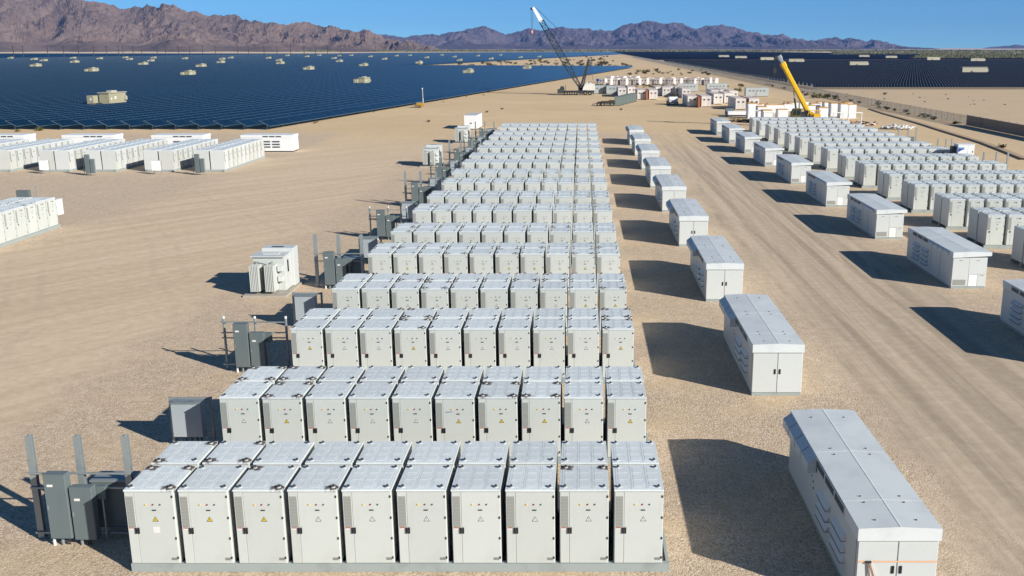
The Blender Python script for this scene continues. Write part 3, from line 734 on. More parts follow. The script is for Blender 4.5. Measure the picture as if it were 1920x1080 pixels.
def inverter_right():
    t = thing('inverter_enclosure', 'x', 'inverter enclosure', (0, 0, 0), 0, 'inverter enclosures before the right block')
    part('plinth', MB().box(0.02, IW - 0.02, 0.02, IL - 0.02, 0, 0.13), SKID, t)
    part('body', MB().box(0, IW, 0.03, IL, 0.13, 1.88), BWHITE, t, bevel=0.01)
    part('roof', inv_roof(0.20), IROOF, t)
    part('door', MB().box(0.02, 0.99, 0, 0.029, 0.15, 1.86), BWHITE, t, bevel=0.005)
    part('upper_panel', MB().box(1.0, 2.04, 0, 0.029, 0.88, 1.86), BWHITE, t, bevel=0.005)
    part('lower_panel', MB().box(1.02, 1.53, 0, 0.029, 0.15, 0.85), PWHITE, t, bevel=0.005)
    part('lower_panel', MB().box(1.545, 2.04, 0, 0.029, 0.15, 0.85), BWHITE, t, bevel=0.005)
    part('vent_grille', MB().box(0.10, 0.85, -0.012, 0, 0.22, 0.55), VENT, t)
    for x, z in ((0.5, 1.72), (1.5, 1.72), (1.8, 0.80)): ch('latch', MB().box(-0.09, 0.09, -0.012, 0, -0.015, 0.015).mesh('panel_latch', [PLATE]), t, x, 0, z)
    fr = MB().box(-0.05, -0.031, -0.03, 0.93, -0.03, 0.25).mesh('window_frame', [BWHITE]); pn = MB().box(-0.056, -0.05, 0.03, 0.87, 0.01, 0.21).mesh('window_louvre', [LOUV])
    for k in range(3):
        f_ = part('louvre_window', fr, None, t, (0, 4.25 + k * 1.0, 1.93)); ch('louvre', pn, f_)
    hood = MB(); hood.prism([(0, 0), (-0.10, -0.10), (-0.12, -0.26), (0, -0.26)], lambda u, v, k: (u, k, v), 0, 0.80)
    hm = hood.mesh('intake_hood', [BWHITE])
    for k in range(4): ch('intake_hood', hm, t, -0.031, 0.55 + k * 0.88, 2.18)
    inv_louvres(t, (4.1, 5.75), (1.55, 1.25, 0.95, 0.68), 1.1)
    for y in (3.6, 2.0): part('side_seam', MB().box(-0.008, 0, y, y + 0.025, 0.2, 1.86), PLATE, t)
    part('corner_lamp', MB().box(-0.06, -0.031, 0.2, 0.26, 1.80, 1.98), PAPER, t)
    return t
p = inverter_right()
for k, y in enumerate([41.4, 56.7, 72.2, 87.5, 102.7, 117.8, 132.9, 147.2, 161.3]):
    lab = 'white inverter enclosure with front grille and overhanging roof, %s from camera before right block' % nth(k + 1)
    o = p if k == 0 else dup(p, (21.98, y, 0), 0, lab); o.location = (21.98, y, 0); o['label'] = lab
p = None
for k, px in enumerate((549, 382, 215, 48)):
    x, y = up(px, 285)
    lab = 'white inverter enclosure lying sideways behind the %s rows of the far left block' % ['rightmost', 'second', 'third', 'leftmost'][k]
    if p is None:
        t = p = thing('inverter_enclosure', lab, 'inverter enclosure', (0, 0, 0), 0, 'inverter enclosures behind the left block')
        part('plinth', MB().box(-6.9, -0.05, 0.05, 2.9, 0, 0.14), DARKM, t); part('body', MB().box(-7, 0, 0.03, 3.0, 0.14, 1.95), PWHITE, t, bevel=0.01)
        part('roof', MB().box(-7.04, 0.04, 0, 3.05, 1.95, 2.30), PWHITE, t, bevel=0.01)
        for q in range(3): part('louvre_window', MB().box(-4.0 + q * 0.9, -3.25 + q * 0.9, -0.02, 0, 2.03, 2.18), LOUV, t)
        for cx in (-4.0, -2.7):
            for z in (1.35, 0.98, 0.62): part('louvre_hood', MB().box(cx, cx + 1.0, -0.05, 0.03, z, z + 0.14), LOUV, t)
        part('door', MB().box(0, 0.02, 0.1, 2.9, 0.2, 1.9), PWHITE, t)
        o = p
    else: o = dup(p, (x, y, 0), 0, lab)
    o.location = (x, y, 0); o['label'] = lab

# ================================================================== RACKS AND SWITCH BOXES beside the central rows
def hbeam(h):
    m = MB(); m.box(-0.09, 0.09, -0.075, -0.06, 0, h); m.box(-0.09, 0.09, 0.06, 0.075, 0, h); m.box(-0.012, 0.012, -0.06, 0.06, 0, h); return m.mesh('post_beam', [STEEL])
def pipe(h): return MB().tube((0, 0, 0), (0, 0, h), 0.055, n=10, m=0).tube((0, 0, h), (0, 0, h + 0.09), 0.055, n=10, m=1).mesh('post_pipe', [STEEL, PWHITE])
def boxd(w_, d_, z0, z1): return MB().box(0, w_, 0, d_, z0, z1).mesh('switch_box', [GREY], bevel=0.012)
def rack(kind, loc, label):
    t = thing('equipment_rack', label, 'equipment rack', loc, 0, 'steel racks left of the central rows')
    h = 3.2 if kind == 'beam' else 2.35
    pm = hbeam(h) if kind == 'beam' else pipe(h)
    for x in (-2.80, -1.42, -0.05): ch('post', pm, t, x, 0, 0)
    for z in ((2.07, 1.62, 0.2) if kind == 'beam' else (2.2, 1.72, 1.48, 0.25)):
        part('rail', MB().bar((-2.92, -0.10, z), (0.02, -0.10, z), 0.05), STEEL, t)
    def bx(x0, w_, d_, z0, z1):
        b = part('switch_box', boxd(w_, d_, z0, z1), None, t, (x0, -0.33 - d_, 0))
        part('box_door', MB().box(0.02, w_ - 0.02, -0.012, 0, z0 + 0.03, z1 - 0.03), GREY, b)
        part('box_handle', MB().box(w_ * 0.06, w_ * 0.06 + 0.03, -0.035, -0.012, (z0 + z1) / 2 - 0.06, (z0 + z1) / 2 + 0.06), STEEL, b)
    bx(-2.20, 0.62, 0.30, 0.28, 2.26); bx(-1.53, 0.64, 0.26, 0.22, 1.85)
    for x, z in ((-2.1, 2.0), (-2.1, 0.6), (-1.36, 1.6), (-1.36, 0.6)): part('bracket', MB().bar((x, -0.5, z), (x, 0.0, z), 0.05), STEEL, t)
    for x in (-2.2, -1.95, -1.4): part('conduit', MB().tube((x, -0.47, 0), (x, -0.47, 0.30), 0.04), PWHITE if x == -2.2 else STEEL, t)
    for x, z in ((-2.1, 1.9), (-1.4, 1.45)): part('label_plate', MB().box(x, x + 0.16, -0.65 if x < -2 else -0.61, -0.62 if x < -2 else -0.58, z, z + 0.07), PAPER, t)
    part('junction_box', MB().box(-0.95, -0.65, -0.30, -0.13, 1.35, 1.75), GREY, t, bevel=0.01); part('conduit', MB().tube((-0.80, -0.2, 0), (-0.80, -0.2, 1.35), 0.03), STEEL, t)
    part('conduit', MB().tube((-1.60, -0.45, 1.6), (-1.50, -0.45, 1.6), 0.05), STEEL, t)
    for x in (-1.85, -1.78, -1.25, -1.18): part('cable', MB().tube((x, -0.43, 0), (x, -0.45, 0.30), 0.02), DARKM, t)
    if kind == 'beam':
        b = part('rear_cabinet', MB().box(-1.25, -0.12, 0.12, 0.75, 0.25, 1.70), GREY, t, bevel=0.01)
        part('cabinet_lid', MB().box(-1.28, -0.09, 0.10, 0.78, 1.70, 1.75), STEEL, b)
    return t
proto_r = {}
for k in range(9):
    y = ROWS[2 * k] + 1.97; kind = 'beam' if k % 2 == 0 else 'pipe'
    lab = 'grey steel %s rack with two switch boxes beside cabinet row %s from camera' % ('beam' if kind == 'beam' else 'pipe', nth(2 * k + 1))
    if kind in proto_r: dup(proto_r[kind], (-13.05, y, 0), 0, lab)
    else: proto_r[kind] = rack(kind, (-13.05, y, 0), lab)
p = None
for k in range(9):
    y = ROWS[2 * k + 1] + 1.75
    lab = 'pale grey switch box in a pipe frame beside cabinet row %s from camera' % nth(2 * k + 2)
    if p is None:
        p = t = thing('framed_switch_box', lab, 'switch box', (0, 0, 0), 0, 'framed switch boxes left of the central rows')
        for x in (-1.45, 0): part('post', MB().box(x - 0.045, x + 0.045, -0.045, 0.045, 0, 1.82), STEEL, t)
        part('rail', MB().box(-1.40, -0.05, -0.03, 0.03, 1.72, 1.80), STEEL, t); part('rail', MB().box(-1.40, -0.05, -0.03, 0.03, 0.42, 0.48), STEEL, t)
        b = part('box', MB().box(-1.28, -0.22, -0.42, -0.05, 0.45, 1.72), paint('pale_grey_enclosure', (0.36, 0.40, 0.43), 0.45, 0.1, 0.08), t, bevel=0.012)
        part('box_lid', MB().box(-1.31, -0.19, -0.46, -0.04, 1.72, 1.76), STEEL, b)
        for x in (-1.1, -0.9, -0.7, -0.5, -0.35): part('conduit', MB().tube((x, -0.25, 0), (x, -0.25, 0.45), 0.03), DARKM, t)
        o = p
    else: o = dup(p, (-13.32, y, 0), 0, lab)
    o.location = (-13.32, y, 0)
# racks at the left block, and posts behind the right block
for k, (px, py, kind) in enumerate([(78, 326, 'w'), (168, 329, 'g'), (288, 327, 'w'), (373, 328, 'g')]):
    x, y = up(px, py)
    lab = 'white switch panel on posts, %s of two before the far left block' % ('left' if k == 0 else 'right') if kind == 'w' else \
          'dark grey switch box pair on a post, %s of two by the far left block' % ('left' if k == 1 else 'right')
    t = thing('switch_panel', lab, 'switch panel', (x, y, 0), 0, 'switch panels before the left block')
    if kind == 'w':
        for dx in (0.1, 0.95): part('post', MB().tube((dx, 0.1, 0), (dx, 0.1, 1.5), 0.04), STEEL, t)
        part('panel', MB().box(-0.05, 0.85, -0.25, 0.05, 0.45, 1.55), PWHITE, t, bevel=0.01)
    else:
        for dx in (-0.55, 0.75): part('post', MB().tube((dx, 0, 0), (dx, 0, 2.3 if dx < 0 else 1.9), 0.04), STEEL, t)
        part('switch_box', MB().box(-0.25, 0.25, -0.3, 0.0, 0.25, 2.35), GREY, t, bevel=0.01); part('switch_box', MB().box(0.35, 0.75, -0.3, 0.0, 0.3, 1.85), GREY, t, bevel=0.01)
x, y = up(-6, 398)
t = thing('switch_panel', 'grey green switch box and bare post above the cabinet row at the left edge', 'switch panel', (-46.9, 82.0, 0))
part('switch_box', MB().box(-0.6, 0.45, -0.3, 0.1, 0.4, 2.3), GREY, t, bevel=0.01); part('post', MB().tube((1.0, 0, 0), (1.0, 0, 2.6), 0.05), STEEL, t)
for k, (pa, pyb, dpt) in enumerate([((1844, 1868, 1889), 300, 104.5), ((1681, 1699, 1714), 232, 136.5), ((1756, 1771, 1782), 262, 120.0)]):
    t = thing('equipment_rack', ['three bare steel posts with a small box behind the right block, nearest group',
                                 'three bare steel posts behind the right block, farthest group', 'thin posts with a box beside the blue marked cabinet'][k], 'equipment rack', (0, 0, 0), 0, 'post racks behind the right block')
    xs = [at(px, 300, dpt)[0] for px in pa]
    for x in xs: part('post', MB().box(x - 0.08, x + 0.08, dpt - 0.08, dpt + 0.08, 0, 3.15), STEEL, t)
    part('switch_box', MB().box(xs[1] + 0.15, xs[1] + 0.8, dpt - 0.25, dpt, 0.3, 1.95), GREY, t, bevel=0.01)
    part('rail', MB().bar((xs[0], dpt, 1.5), (xs[2], dpt, 1.5), 0.05), STEEL, t)

# white control cabinet with blue swoosh
xl, _ = at(1797, 271, 112.0); xr_, _ = at(1828, 271, 112.0)
t = thing('control_cabinet', 'tall white control cabinet with a blue swoosh, behind the right block', 'control cabinet', (xl, 112.0, 0))
wd = xr_ - xl
part('body', MB().box(0, wd, 0.03, 1.3, 0.1, 3.2), PWHITE, t, bevel=0.01); part('side_unit', MB().box(-0.45, 0, 0.5, 1.3, 0.1, 2.95), LOUV, t)
part('roof', MB().box(-0.05, wd + 0.05, -0.04, 1.35, 3.2, 3.26), PWHITE, t)
for s in (0, 1): part('door', MB().box(0.02 + s * wd * 0.6, wd * 0.585 + s * wd * 0.4, 0, 0.029, 0.2, 3.15), PWHITE, t)
part('logo', MB().prism([(0.05, 2.35), (0.05, 2.9), (0.75, 2.9), (0.68, 2.66), (0.45, 2.6)], lambda u, v, k: (u, k, v), -0.006, -0.001), LOGO, t)
part('logo_highlight', MB().prism([(0.08, 2.76), (0.10, 2.88), (0.72, 2.88), (0.68, 2.78), (0.35, 2.74)], lambda u, v, k: (u, k, v), -0.010, -0.006), TEAL, t)
for x, z in ((0.55, 2.1), (1.45, 2.2)): part('nameplate', MB().box(x, x + 0.25, -0.008, -0.001, z, z + 0.12), PAPER, t)
part('lock', MB().box(wd - 0.25, wd - 0.13, -0.02, 0, 2.3, 2.5), DARKM, t)

x, y = -41.75, 77.2
t = thing('junction_box', 'small white box mounted on the far end of the row at the left edge', 'junction box', (x, y, 0))
part('body', MB().box(-0.62, 0.02, 0.10, 0.85, 0.95, 2.2), PWHITE, t, bevel=0.01); part('bracket', MB().box(-0.5, -0.1, 0.03, 0.12, 0.3, 2.0), SKID, t)
# ================================================================== TRANSFORMERS left of the central block
def transformer():
    t = thing('transformer', 'x', 'transformer', (0, 0, 0), 0, 'pad transformers left of the central block')
    part('pad', MB().box(-0.35, 2.15, -0.65, 3.1, 0, 0.12), CONC, t)
    part('tank', MB().box(0, 1.85, 0.45, 1.75, 0.14, 2.16), WHITE, t, bevel=0.012)
    part('lid', MB().box(-0.10, 1.88, 0.32, 1.75, 2.16, 2.22), BWHITE, t)
    part('rear_cabinet', MB().box(0.15, 2.0, 1.76, 2.75, 0.14, 2.42), BWHITE, t, bevel=0.012)
    part('lid_hatch', MB().box(0.5, 1.4, 0.9, 1.3, 2.22, 2.26), BWHITE, t)
    part('rear_plate', MB().box(0.65, 1.35, 2.0, 2.3, 2.42, 2.43), LOUV, t)
    for x in (0.05, 0.92):
        r_ = part('radiator', MB().box(x + 0.02, x + 0.50, 0.38, 0.44, 0.25, 1.75), WHITE, t)
        for k in range(6): part('fin', MB().box(x + k * 0.092, x + k * 0.092 + 0.055, -0.42, 0.40, 0.28, 1.80), WHITE, r_)
        part('radiator_pipe', MB().tube((x + 0.25, 0.1, 1.86), (x + 0.25, 0.45, 1.86), 0.05), STEEL, t)
    part('bracket', MB().bar((0.1, 0.3, 1.90), (0.9, 0.3, 1.72), 0.04), DARKM, t)
    for z in (1.35, 0.75):
        b = part('terminal_box', MB().box(1.5, 1.74, 0.18, 0.45, z, z + 0.30), BWHITE, t); part('gland', MB().box(1.54, 1.70, 0.22, 0.40, z - 0.05, z), BLACK, b)
    part('side_door', MB().box(1.85, 1.87, 0.55, 1.65, 0.3, 2.05), BWHITE, t); part('gauge', MB().box(1.87, 1.93, 0.9, 0.98, 1.2, 1.9), BLACK, t)
    part('base_rail', MB().box(0, 1.85, 0.45, 2.7, 0.12, 0.14), DARKM, t)
    return t
p = transformer()
for k, (x, y) in enumerate([(-19.15, 55.2), (-19.1, 118.0), (-18.95, 147.6)]):
    lab = ['white finned transformer on a concrete pad, nearest one left of the central block', 'white finned transformer, middle one of three left of the central block',
           'white finned transformer, farthest of three, in front of the white container'][k]
    o = p if k == 0 else dup(p, (x, y, 0), 0, lab); o.location = (x, y, 0); o['label'] = lab
t = thing('site_container', 'plain white box container beyond the far end of the central block', 'container', (-20.5, 172.4, 0), R(-3))
part('body', MB().box(0, 2.2, 0, 6.2, 0.15, 2.45), PWHITE, t, bevel=0.01); part('roof', MB().box(-0.03, 2.23, -0.03, 6.23, 2.45, 2.5), BWHITE, t)
part('runner', MB().box(0.05, 2.15, 0.1, 6.1, 0, 0.15), DARKM, t); part('vent_grille', MB().box(1.0, 1.35, -0.02, 0, 1.0, 1.2), LOUV, t)
part('side_door', MB().box(2.2, 2.22, 2.2, 3.4, 0.25, 2.3), PWHITE, t)

# ================================================================== SHIPPING CONTAINERS
def container(L, mat, rmat, group, doors=True):
    t = thing('shipping_container', 'x', 'container', (0, 0, 0), 0, group); W = 2.36; H_ = 2.6
    part('shell', MB().box(0.04, W - 0.04, 0.05, L - 0.04, 0.15, H_ - 0.05), mat, t)
    part('roof', MB().box(0.02, W - 0.02, 0.02, L - 0.02, H_ - 0.05, H_), rmat, t)
    f = MB()
    for x in (0, W - 0.12):
        for y in (0, L - 0.12): f.box(x, x + 0.12, y, y + 0.12, 0, H_ + 0.02)
    part('corner_frame', f, CONT if doors else mat, t)
    if doors:
        for s in (0, 1):
            x0 = 0.13 + s * 1.06
            d = part('door', MB().box(x0, x0 + 1.03, 0, 0.05, 0.2, H_ - 0.1), mat, t)
            part('vent', MB().box(x0 + 0.28, x0 + 0.76, -0.02, 0, 1.6, 1.95), LOUV, d)
            part('lock_rod', MB().box(x0 + 0.48, x0 + 0.52, -0.03, 0, 0.3, 1.5), RUSTY, d)
    return t
G1 = 'white shipping containers in the storage yard'
pc = container(12.2, CONT, CONTR, G1); used = False
def cput(x, y, label, rz=0.0):
    global used
    if not used: used = True; o = pc; o.location = (x, y, 0); o.rotation_euler = (0, 0, rz); o['label'] = label; return o
    return dup(pc, (x, y, 0), rz, label)
front = [(1289, 201, 'left one of the pair behind the pickup'), (1315, 201, 'right one of the pair behind the pickup'),
         (1379, 206, 'left one of the nearest pair by the pale crates'), (1404, 206, 'right one of the nearest pair by the pale crates'),
         (1195, 187, 'left one of the pair right of the green boxes'), (1217, 187, 'right one of the pair right of the green boxes'),
         (1159, 182, 'behind the row of green boxes'), (1242, 180.5, 'in the shade left of the pickup'), (1338, 196, 'between the two brightest pairs'), (1266, 180, 'just behind the pickup'), (1358, 194, 'second between the two brightest pairs'), (1229, 179.5, 'left of the shaded one by the pickup'), (1254, 179, 'right of the shaded one by the pickup'),
         (1279, 184, 'rear left of the pickup'), (1333, 187, 'rear left between the two brightest pairs'), (1350, 186, 'rear middle between the two brightest pairs'), (1367, 189, 'rear right between the two brightest pairs'), (1177, 180, 'rear one right of the green boxes')]
for px, py, wd in front:
    x, y = up(px, py); cput(x, y, 'rust streaked white shipping container, ' + wd)
for px, py, wd in ((1308.5, 202, 'behind the pickup'), (1398, 205.5, 'nearest the pale crates'), (1211, 187.5, 'right of the green boxes')):
    x, y = up(px, py)
    o = part('rust_red_container', MB().box(0, 0.62, 0.35, 11, 0.1, 2.5).box(0, 0.62, 0.32, 0.35, 0.1, 2.3), RUSTY, None, (x, y, 0), bevel=0.02); tag(o, 'narrow rust red container wedged between white containers, ' + wd, 'container', 'rust red containers')
ps = container(3.4, CONT, CONTR, 'white containers in the farthest line'); k2 = 0
def sput(x, y, lab):
    global k2
    k2 += 1
    if k2 == 1: o = ps; o.location = (x, y, 0); o.rotation_euler = (0, 0, R(-27)); o['label'] = lab; return
    dup(ps, (x, y, 0), R(-27), lab)
for k in range(17):
    sput(6.0 + k * 2.62 + (0.5 if k % 3 == 0 else 0), 375 + (k * 37 % 5) * 0.5, 'white container turned askew, %s from left in the farthest container line' % nth(k + 1))
for k in range(9):
    sput(9.0 + k * 4.7, 384 + (k * 23 % 4), 'white container mostly hidden behind the farthest line, %s of these from left' % nth(k + 1))
for k in range(5):
    sput(9.5 + k * 2.6, 404 + (k % 2) * 2, 'pinkish container top seen over the far line near the lattice crane, %s from left' % nth(k + 1))
pg = None
for k, (px, py, L) in enumerate([(1113, 176, 1), (1137, 176.5, 1), (1270, 172, 1), (1325, 171.5, 1), (1398, 181, 1)]):
    x, y = up(px, py)
    lab = ['grey site container with white end beside the white crane house', 'long grey container between the crane and the white containers',
           'long grey container roof behind the bright pair', 'long grey container roof left of the green bush', 'pale grey container with vents standing alone by the far fence'][k]
    if pg is None:
        pg = t = thing('site_container', lab, 'container', (x, y, 0), 0, 'grey site containers')
        part('shell', MB().box(0, 6.6, 0, 2.4, 0.12, 2.45), GALV, t, bevel=0.02); part('roof', MB().box(-0.03, 6.63, -0.03, 2.43, 2.45, 2.52), GALV, t)
        part('runner', MB().box(0.1, 6.5, 0.1, 2.3, 0, 0.12), DARKM, t)
        for q in range(5): part('window', MB().box(0.9 + q * 1.05, 1.5 + q * 1.05, -0.03, 0, 1.4, 1.9), PLATE, t)
        part('door', MB().box(2.9, 3.1, -0.02, 0, 0.2, 1.2), RUSTY, t)
        part('end_door', MB().box(6.6, 6.62, 0.2, 2.2, 0.2, 2.3), PWHITE, t)
    else: dup(pg, (x, y, 0), 0, lab)

# white battery modules with orange covers near the yellow crane
p = None; cr = random.Random(5)
spots = [(1402, 222, 2.9), (1420, 226, 2.6), (1430, 232, 2.4), (1436, 212, 1.7), (1458, 222, 1.7), (1440, 205, 1.3), (1470, 208, 1.5), (1520, 212, 2.0), (1545, 214, 2.4), (1557, 218, 2.6),
         (1575, 222, 2.8), (1588, 222, 2.7), (1534, 206, 1.7), (1500, 203, 1.5), (1560, 207, 1.6), (1480, 204, 1.4), (1410, 214, 2.0), (1452, 210, 1.5), (1512, 220, 2.3), (1568, 213, 2.0), (1583, 212, 2.2), (1472, 203, 1.4), (1420, 205, 1.2), (1535, 226, 2.4)]
for k, (px, py, h) in enumerate(spots):
    x, y = up(px, py)
    if p is None:
        p = t = thing('white_crate', 'x', 'crate', (0, 0, 0), 0, 'white crates round the yellow crane')
        part('body', MB().box(0, 2.1, 0, 2.4, 0, 1.0), PWHITE, t, bevel=0.01); part('cover', MB().box(-0.04, 2.14, -0.04, 2.44, 1.0, 1.05), ORANGE, t)
        part('panel', MB().box(0.12, 1.98, -0.03, 0, 0.15, 0.85), PWHITE, t); o = p
    else: o = dup(p, (x, y, 0))
    o.location = (x, y, 0); o.scale = (1 if h < 2.2 else 0.85, 1, h)
    o['label'] = 'white crate%s, %s from left in the cluster round the yellow crane' % (' with an orange cover' if h < 2.2 else ', tall', nth(1 + sorted(q[0] for q in spots).index(px)))
p = None
for k, (pa, pb, ptop, pbase) in enumerate([(1590, 1614, 212, 238), (1562, 1580, 212, 236), (1432, 1450, 211, 232), (1418, 1440, 208, 230)]):
    x0, y0 = up(pa, pbase); x1, _ = up(pb, pbase)
    lab = ['white pipe goalpost, rightmost by the orange debris', 'white pipe goalpost in front of the tall right crates', 'white pipe goalpost left of the yellow crane', 'white pipe goalpost beside the leftmost tall crate'][k]
    t = thing('pipe_goalpost', lab, 'pipe frame', (x0, y0, 0), 0, 'white pipe goalposts'); wdt = x1 - x0; hh = at(pa, ptop, y0)[1]
    part('leg', MB().tube((0, 0, 0), (0, 0, hh), 0.09), PWHITE, t); part('leg', MB().tube((wdt, 0, 0), (wdt, 0, hh), 0.09), PWHITE, t)
    part('crossbar', MB().tube((-0.12, 0, hh + 0.05), (wdt + 0.12, 0, hh + 0.05), 0.10), PWHITE, t)
x, y = up(1604, 236)
rubble = random.Random(8)
def rubble_pile(name, lab, cat, x, y, sx, sy, n, mats, h):
    t = MB()
    for k in range(n):
        a = rubble.uniform(0, 6.28); d = rubble.random() ** 0.5
        cx, cy, cz = d * math.cos(a) * sx, d * math.sin(a) * sy, rubble.uniform(0.05, h) * (1 - d * 0.7)
        q = Vector((rubble.uniform(-1, 1), rubble.uniform(-1, 1), rubble.uniform(-.3, .3))).normalized() * rubble.uniform(0.2, 0.7)
        t.bar(Vector((cx, cy, cz + 0.12)) - q, Vector((cx, cy, cz + 0.12)) + q, rubble.uniform(0.1, 0.5), rubble.uniform(0.04, 0.15), rubble.randrange(len(mats)))
    o = part(name, t, mats, None, (x, y, 0)); tag(o, lab, cat); return o
rubble_pile('debris_pile', 'orange and white packing debris behind the far right cabinets', 'debris', x + 1.8, y + 2, 2.6, 2.2, 46, [ORANGE, RUSTY, PWHITE, DARKM], 0.7)
x, y = up(1683, 242); rubble_pile('tarp_heap', 'heap of crumpled white sheeting beside the dirt berm', 'sheeting', x, y, 2.6, 2.0, 60, [PWHITE, PAPER, BWHITE], 0.8)
x, y = up(1392, 228); rubble_pile('timber_pile', 'flat pile of rusty orange timber left of the right block', 'timber', x, y, 2.4, 1.5, 36, [RUSTY, DARKM, ORANGE], 0.3)
x, y = up(1370, 218)
t = thing('flatbed_load', 'low white wrapped load with grey box in front of the crates', 'load', (x, y, 0))
part('load', MB().box(-0.6, 3.6, 0, 1.8, 0.25, 1.0), PWHITE, t, bevel=0.05); part('grey_box', MB().box(-0.8, 0.9, 1.9, 3.0, 0.2, 1.5), GREY, t, bevel=0.02); part('pallet', MB().box(-0.7, 3.7, -0.05, 1.85, 0, 0.25), DARKM, t)

# row of green grey boxes, flatbed trailer, pickup with tank, blue machine
p = None
for k in range(6):
    x = 8.0 + k * 0.95; y = 243 + k * 3.6
    lab = 'grey green box cabinet with dark side, %s nearest of six in a slanting line' % nth(k + 1)
    if p is None:
        p = t = thing('green_cabinet', lab, 'cabinet', (x, y, 0), 0, 'grey green cabinets in the storage yard')
        part('body', MB().box(0, 1.6, 0, 1.15, 0.1, 2.2), GREENBOX, t, bevel=0.02); part('lid', MB().box(-0.04, 1.64, -0.04, 1.19, 2.2, 2.28), GREENBOX, t)
        part('base', MB().box(0.05, 1.55, 0.05, 1.1, 0, 0.1), DARKM, t); part('door', MB().box(0.1, 1.5, -0.02, 0, 0.2, 2.1), GREENBOX, t)
    else: dup(p, (x, y, 0), 0, lab)
def wheel_mesh(r, w_):
    return MB().tube((0, 0, 0), (0, w_, 0), r, n=16, m=0).tube((0, -0.015, 0), (0, 0, 0), r * 0.45, n=12, m=1).mesh('wheel', [TYRE, RIM])
WH = wheel_mesh(0.5, 0.32)
x, y = up(1117, 199)
t = thing('flatbed_trailer', 'dark low flatbed trailer loaded with scrap left of the green cabinets', 'trailer', (x, y, 0))
part('deck', MB().box(0.4, 4.8, 0, 2.2, 0.55, 0.75), DARKM, t); part('drawbar', MB().bar((0.5, 1.1, 0.6), (-0.9, 1.1, 0.35), 0.15), DARKM, t)
for dx in (0.7, 1.7, 3.9):
    for dy in (-0.1, 2.0): part('wheel', WH, None, t, (dx, dy, 0.42))
part('load', MB().box(1.4, 3.0, 0.3, 1.9, 0.75, 1.15).box(3.2, 4.6, 0.4, 1.8, 0.75, 1.35).bar((0.6, 0.6, 0.9), (4.4, 0.9, 1.1), 0.3), WOOD, t)
x, y = up(1255, 197)
t = thing('pickup_truck', 'white pickup truck with a ribbed water tank, parked before the containers', 'truck', (x, y, 0), R(4))
part('chassis', MB().box(0.0, 2.3, 0.1, 5.3, 0.4, 0.7), DARKM, t)
part('tank', MB().tube((0.1, 1.2, 1.35), (2.2, 1.2, 1.35), 0.65, n=14).box(0.15, 2.15, 0.7, 2.0, 0.70, 0.9), PWHITE, t)
for k in range(4): part('tank_rib', MB().tube((0.35 + k * 0.5, 1.2, 1.35), (0.42 + k * 0.5, 1.2, 1.35), 0.69, n=14), PWHITE, t)
cb = part('cab', MB().prism([(2.4, 0.7), (5.2, 0.7), (5.2, 1.15), (4.2, 1.25), (3.7, 1.85), (2.4, 1.85)], lambda u, v, k: (k, u, v), 0.15, 2.15), PWHITE, t)
part('rear_window', MB().box(0.4, 1.9, 2.37, 2.4, 1.25, 1.75), GLASS, cb)
part('bumper', MB().box(0.1, 2.2, -0.05, 0.1, 0.5, 0.7), STEEL, t)
for dx in (0.0, 1.98):
    for dy in (1.0, 4.3):
        m = MB().tube((0, 0, 0.4), (0.3, 0, 0.4), 0.4, n=14); part('wheel', m, TYRE, t, (dx, dy, 0))
x, y = up(1119, 159)
t = thing('blue_machine', 'bright blue machine frame beside the far container line', 'machine', (x, y, 0))
for dx in (0, 2.3): part('leg', MB().box(dx, dx + 0.3, 0, 0.3, 0, 2.0), BLUE, t)
part('hopper', MB().prism([(-0.2, 1.3), (2.7, 1.3), (2.9, 2.2), (-0.3, 2.2)], lambda u, v, k: (u, k, v), 0, 1.6), BLUE, t); part('engine', MB().box(1.5, 2.3, 0.3, 1.6, 0.3, 1.3), BLUE, t)

# ================================================================== CRANES
yc = 299.0
t = thing('lattice_crane', 'truck mounted lattice boom crane with white house and white boom tip', 'crane', (0, yc, 0))
tip = Vector((-14.28, 0, 25.3)); base = Vector((-0.6, 0, 2.4)); d = (tip - base); L = d.length; d.normalize(); side = Vector((0, 1, 0)); nrm = d.cross(side).normalized()
def sec(s):                                                       # half width of the boom at fraction s
    return 0.35 + (0.85 - 0.35) * min(1, s / 0.22) if s < 0.22 else (0.85 if s < 0.60 else 0.85 - (s - 0.60) / 0.23 * 0.22)
bm_ = MB(); N = 15; prev = None
for k in range(N + 1):
    s = 0.83 * k / N; c = base + d * (L * s); hw = sec(s)
    q = [c + side * a * hw + nrm * b * hw for a, b in ((-1, -1), (1, -1), (1, 1), (-1, 1))]
    for i in range(4): bm_.bar(q[i], q[(i + 1) % 4], 0.13)
    if prev:
        for i in range(4):
            bm_.bar(prev[i], q[i], 0.26); bm_.bar(prev[i], q[(i + 1) % 4] if k % 2 else q[(i + 3) % 4], 0.13)
    prev = q
part('lattice_boom', bm_, BOOM, t)
a = base + d * (L * 0.82)
tp = MB(); q0 = [a + side * u * 0.62 + nrm * v * 0.62 for u, v in ((-1, -1), (1, -1), (1, 1), (-1, 1))]; q1 = [tip + side * u * 0.4 + nrm * v * 0.38 for u, v in ((-1, -1), (1, -1), (1, 1), (-1, 1))]
tp.hexa(q0 + q1); bt = part('boom_tip', tp, PWHITE, t); part('sheave', MB().tube(tip + Vector((-0.55, -0.15, -0.4)), tip + Vector((-0.55, 0.15, -0.4)), 0.35, n=12), DARKM, bt)
mt = Vector((2.0, 0, 10.4)); mbase = Vector((-0.4, 0, 2.2))
m = MB()
for yy in (-0.75, 0.75):
    o_ = Vector((0, yy, 0)); m.bar(mbase + o_, mt + o_ * 0.7, 0.5); m.bar(mbase + o_ + Vector((0.7, 0, 0)), mt + o_ * 0.7 + Vector((0.25, 0, 0)), 0.34)
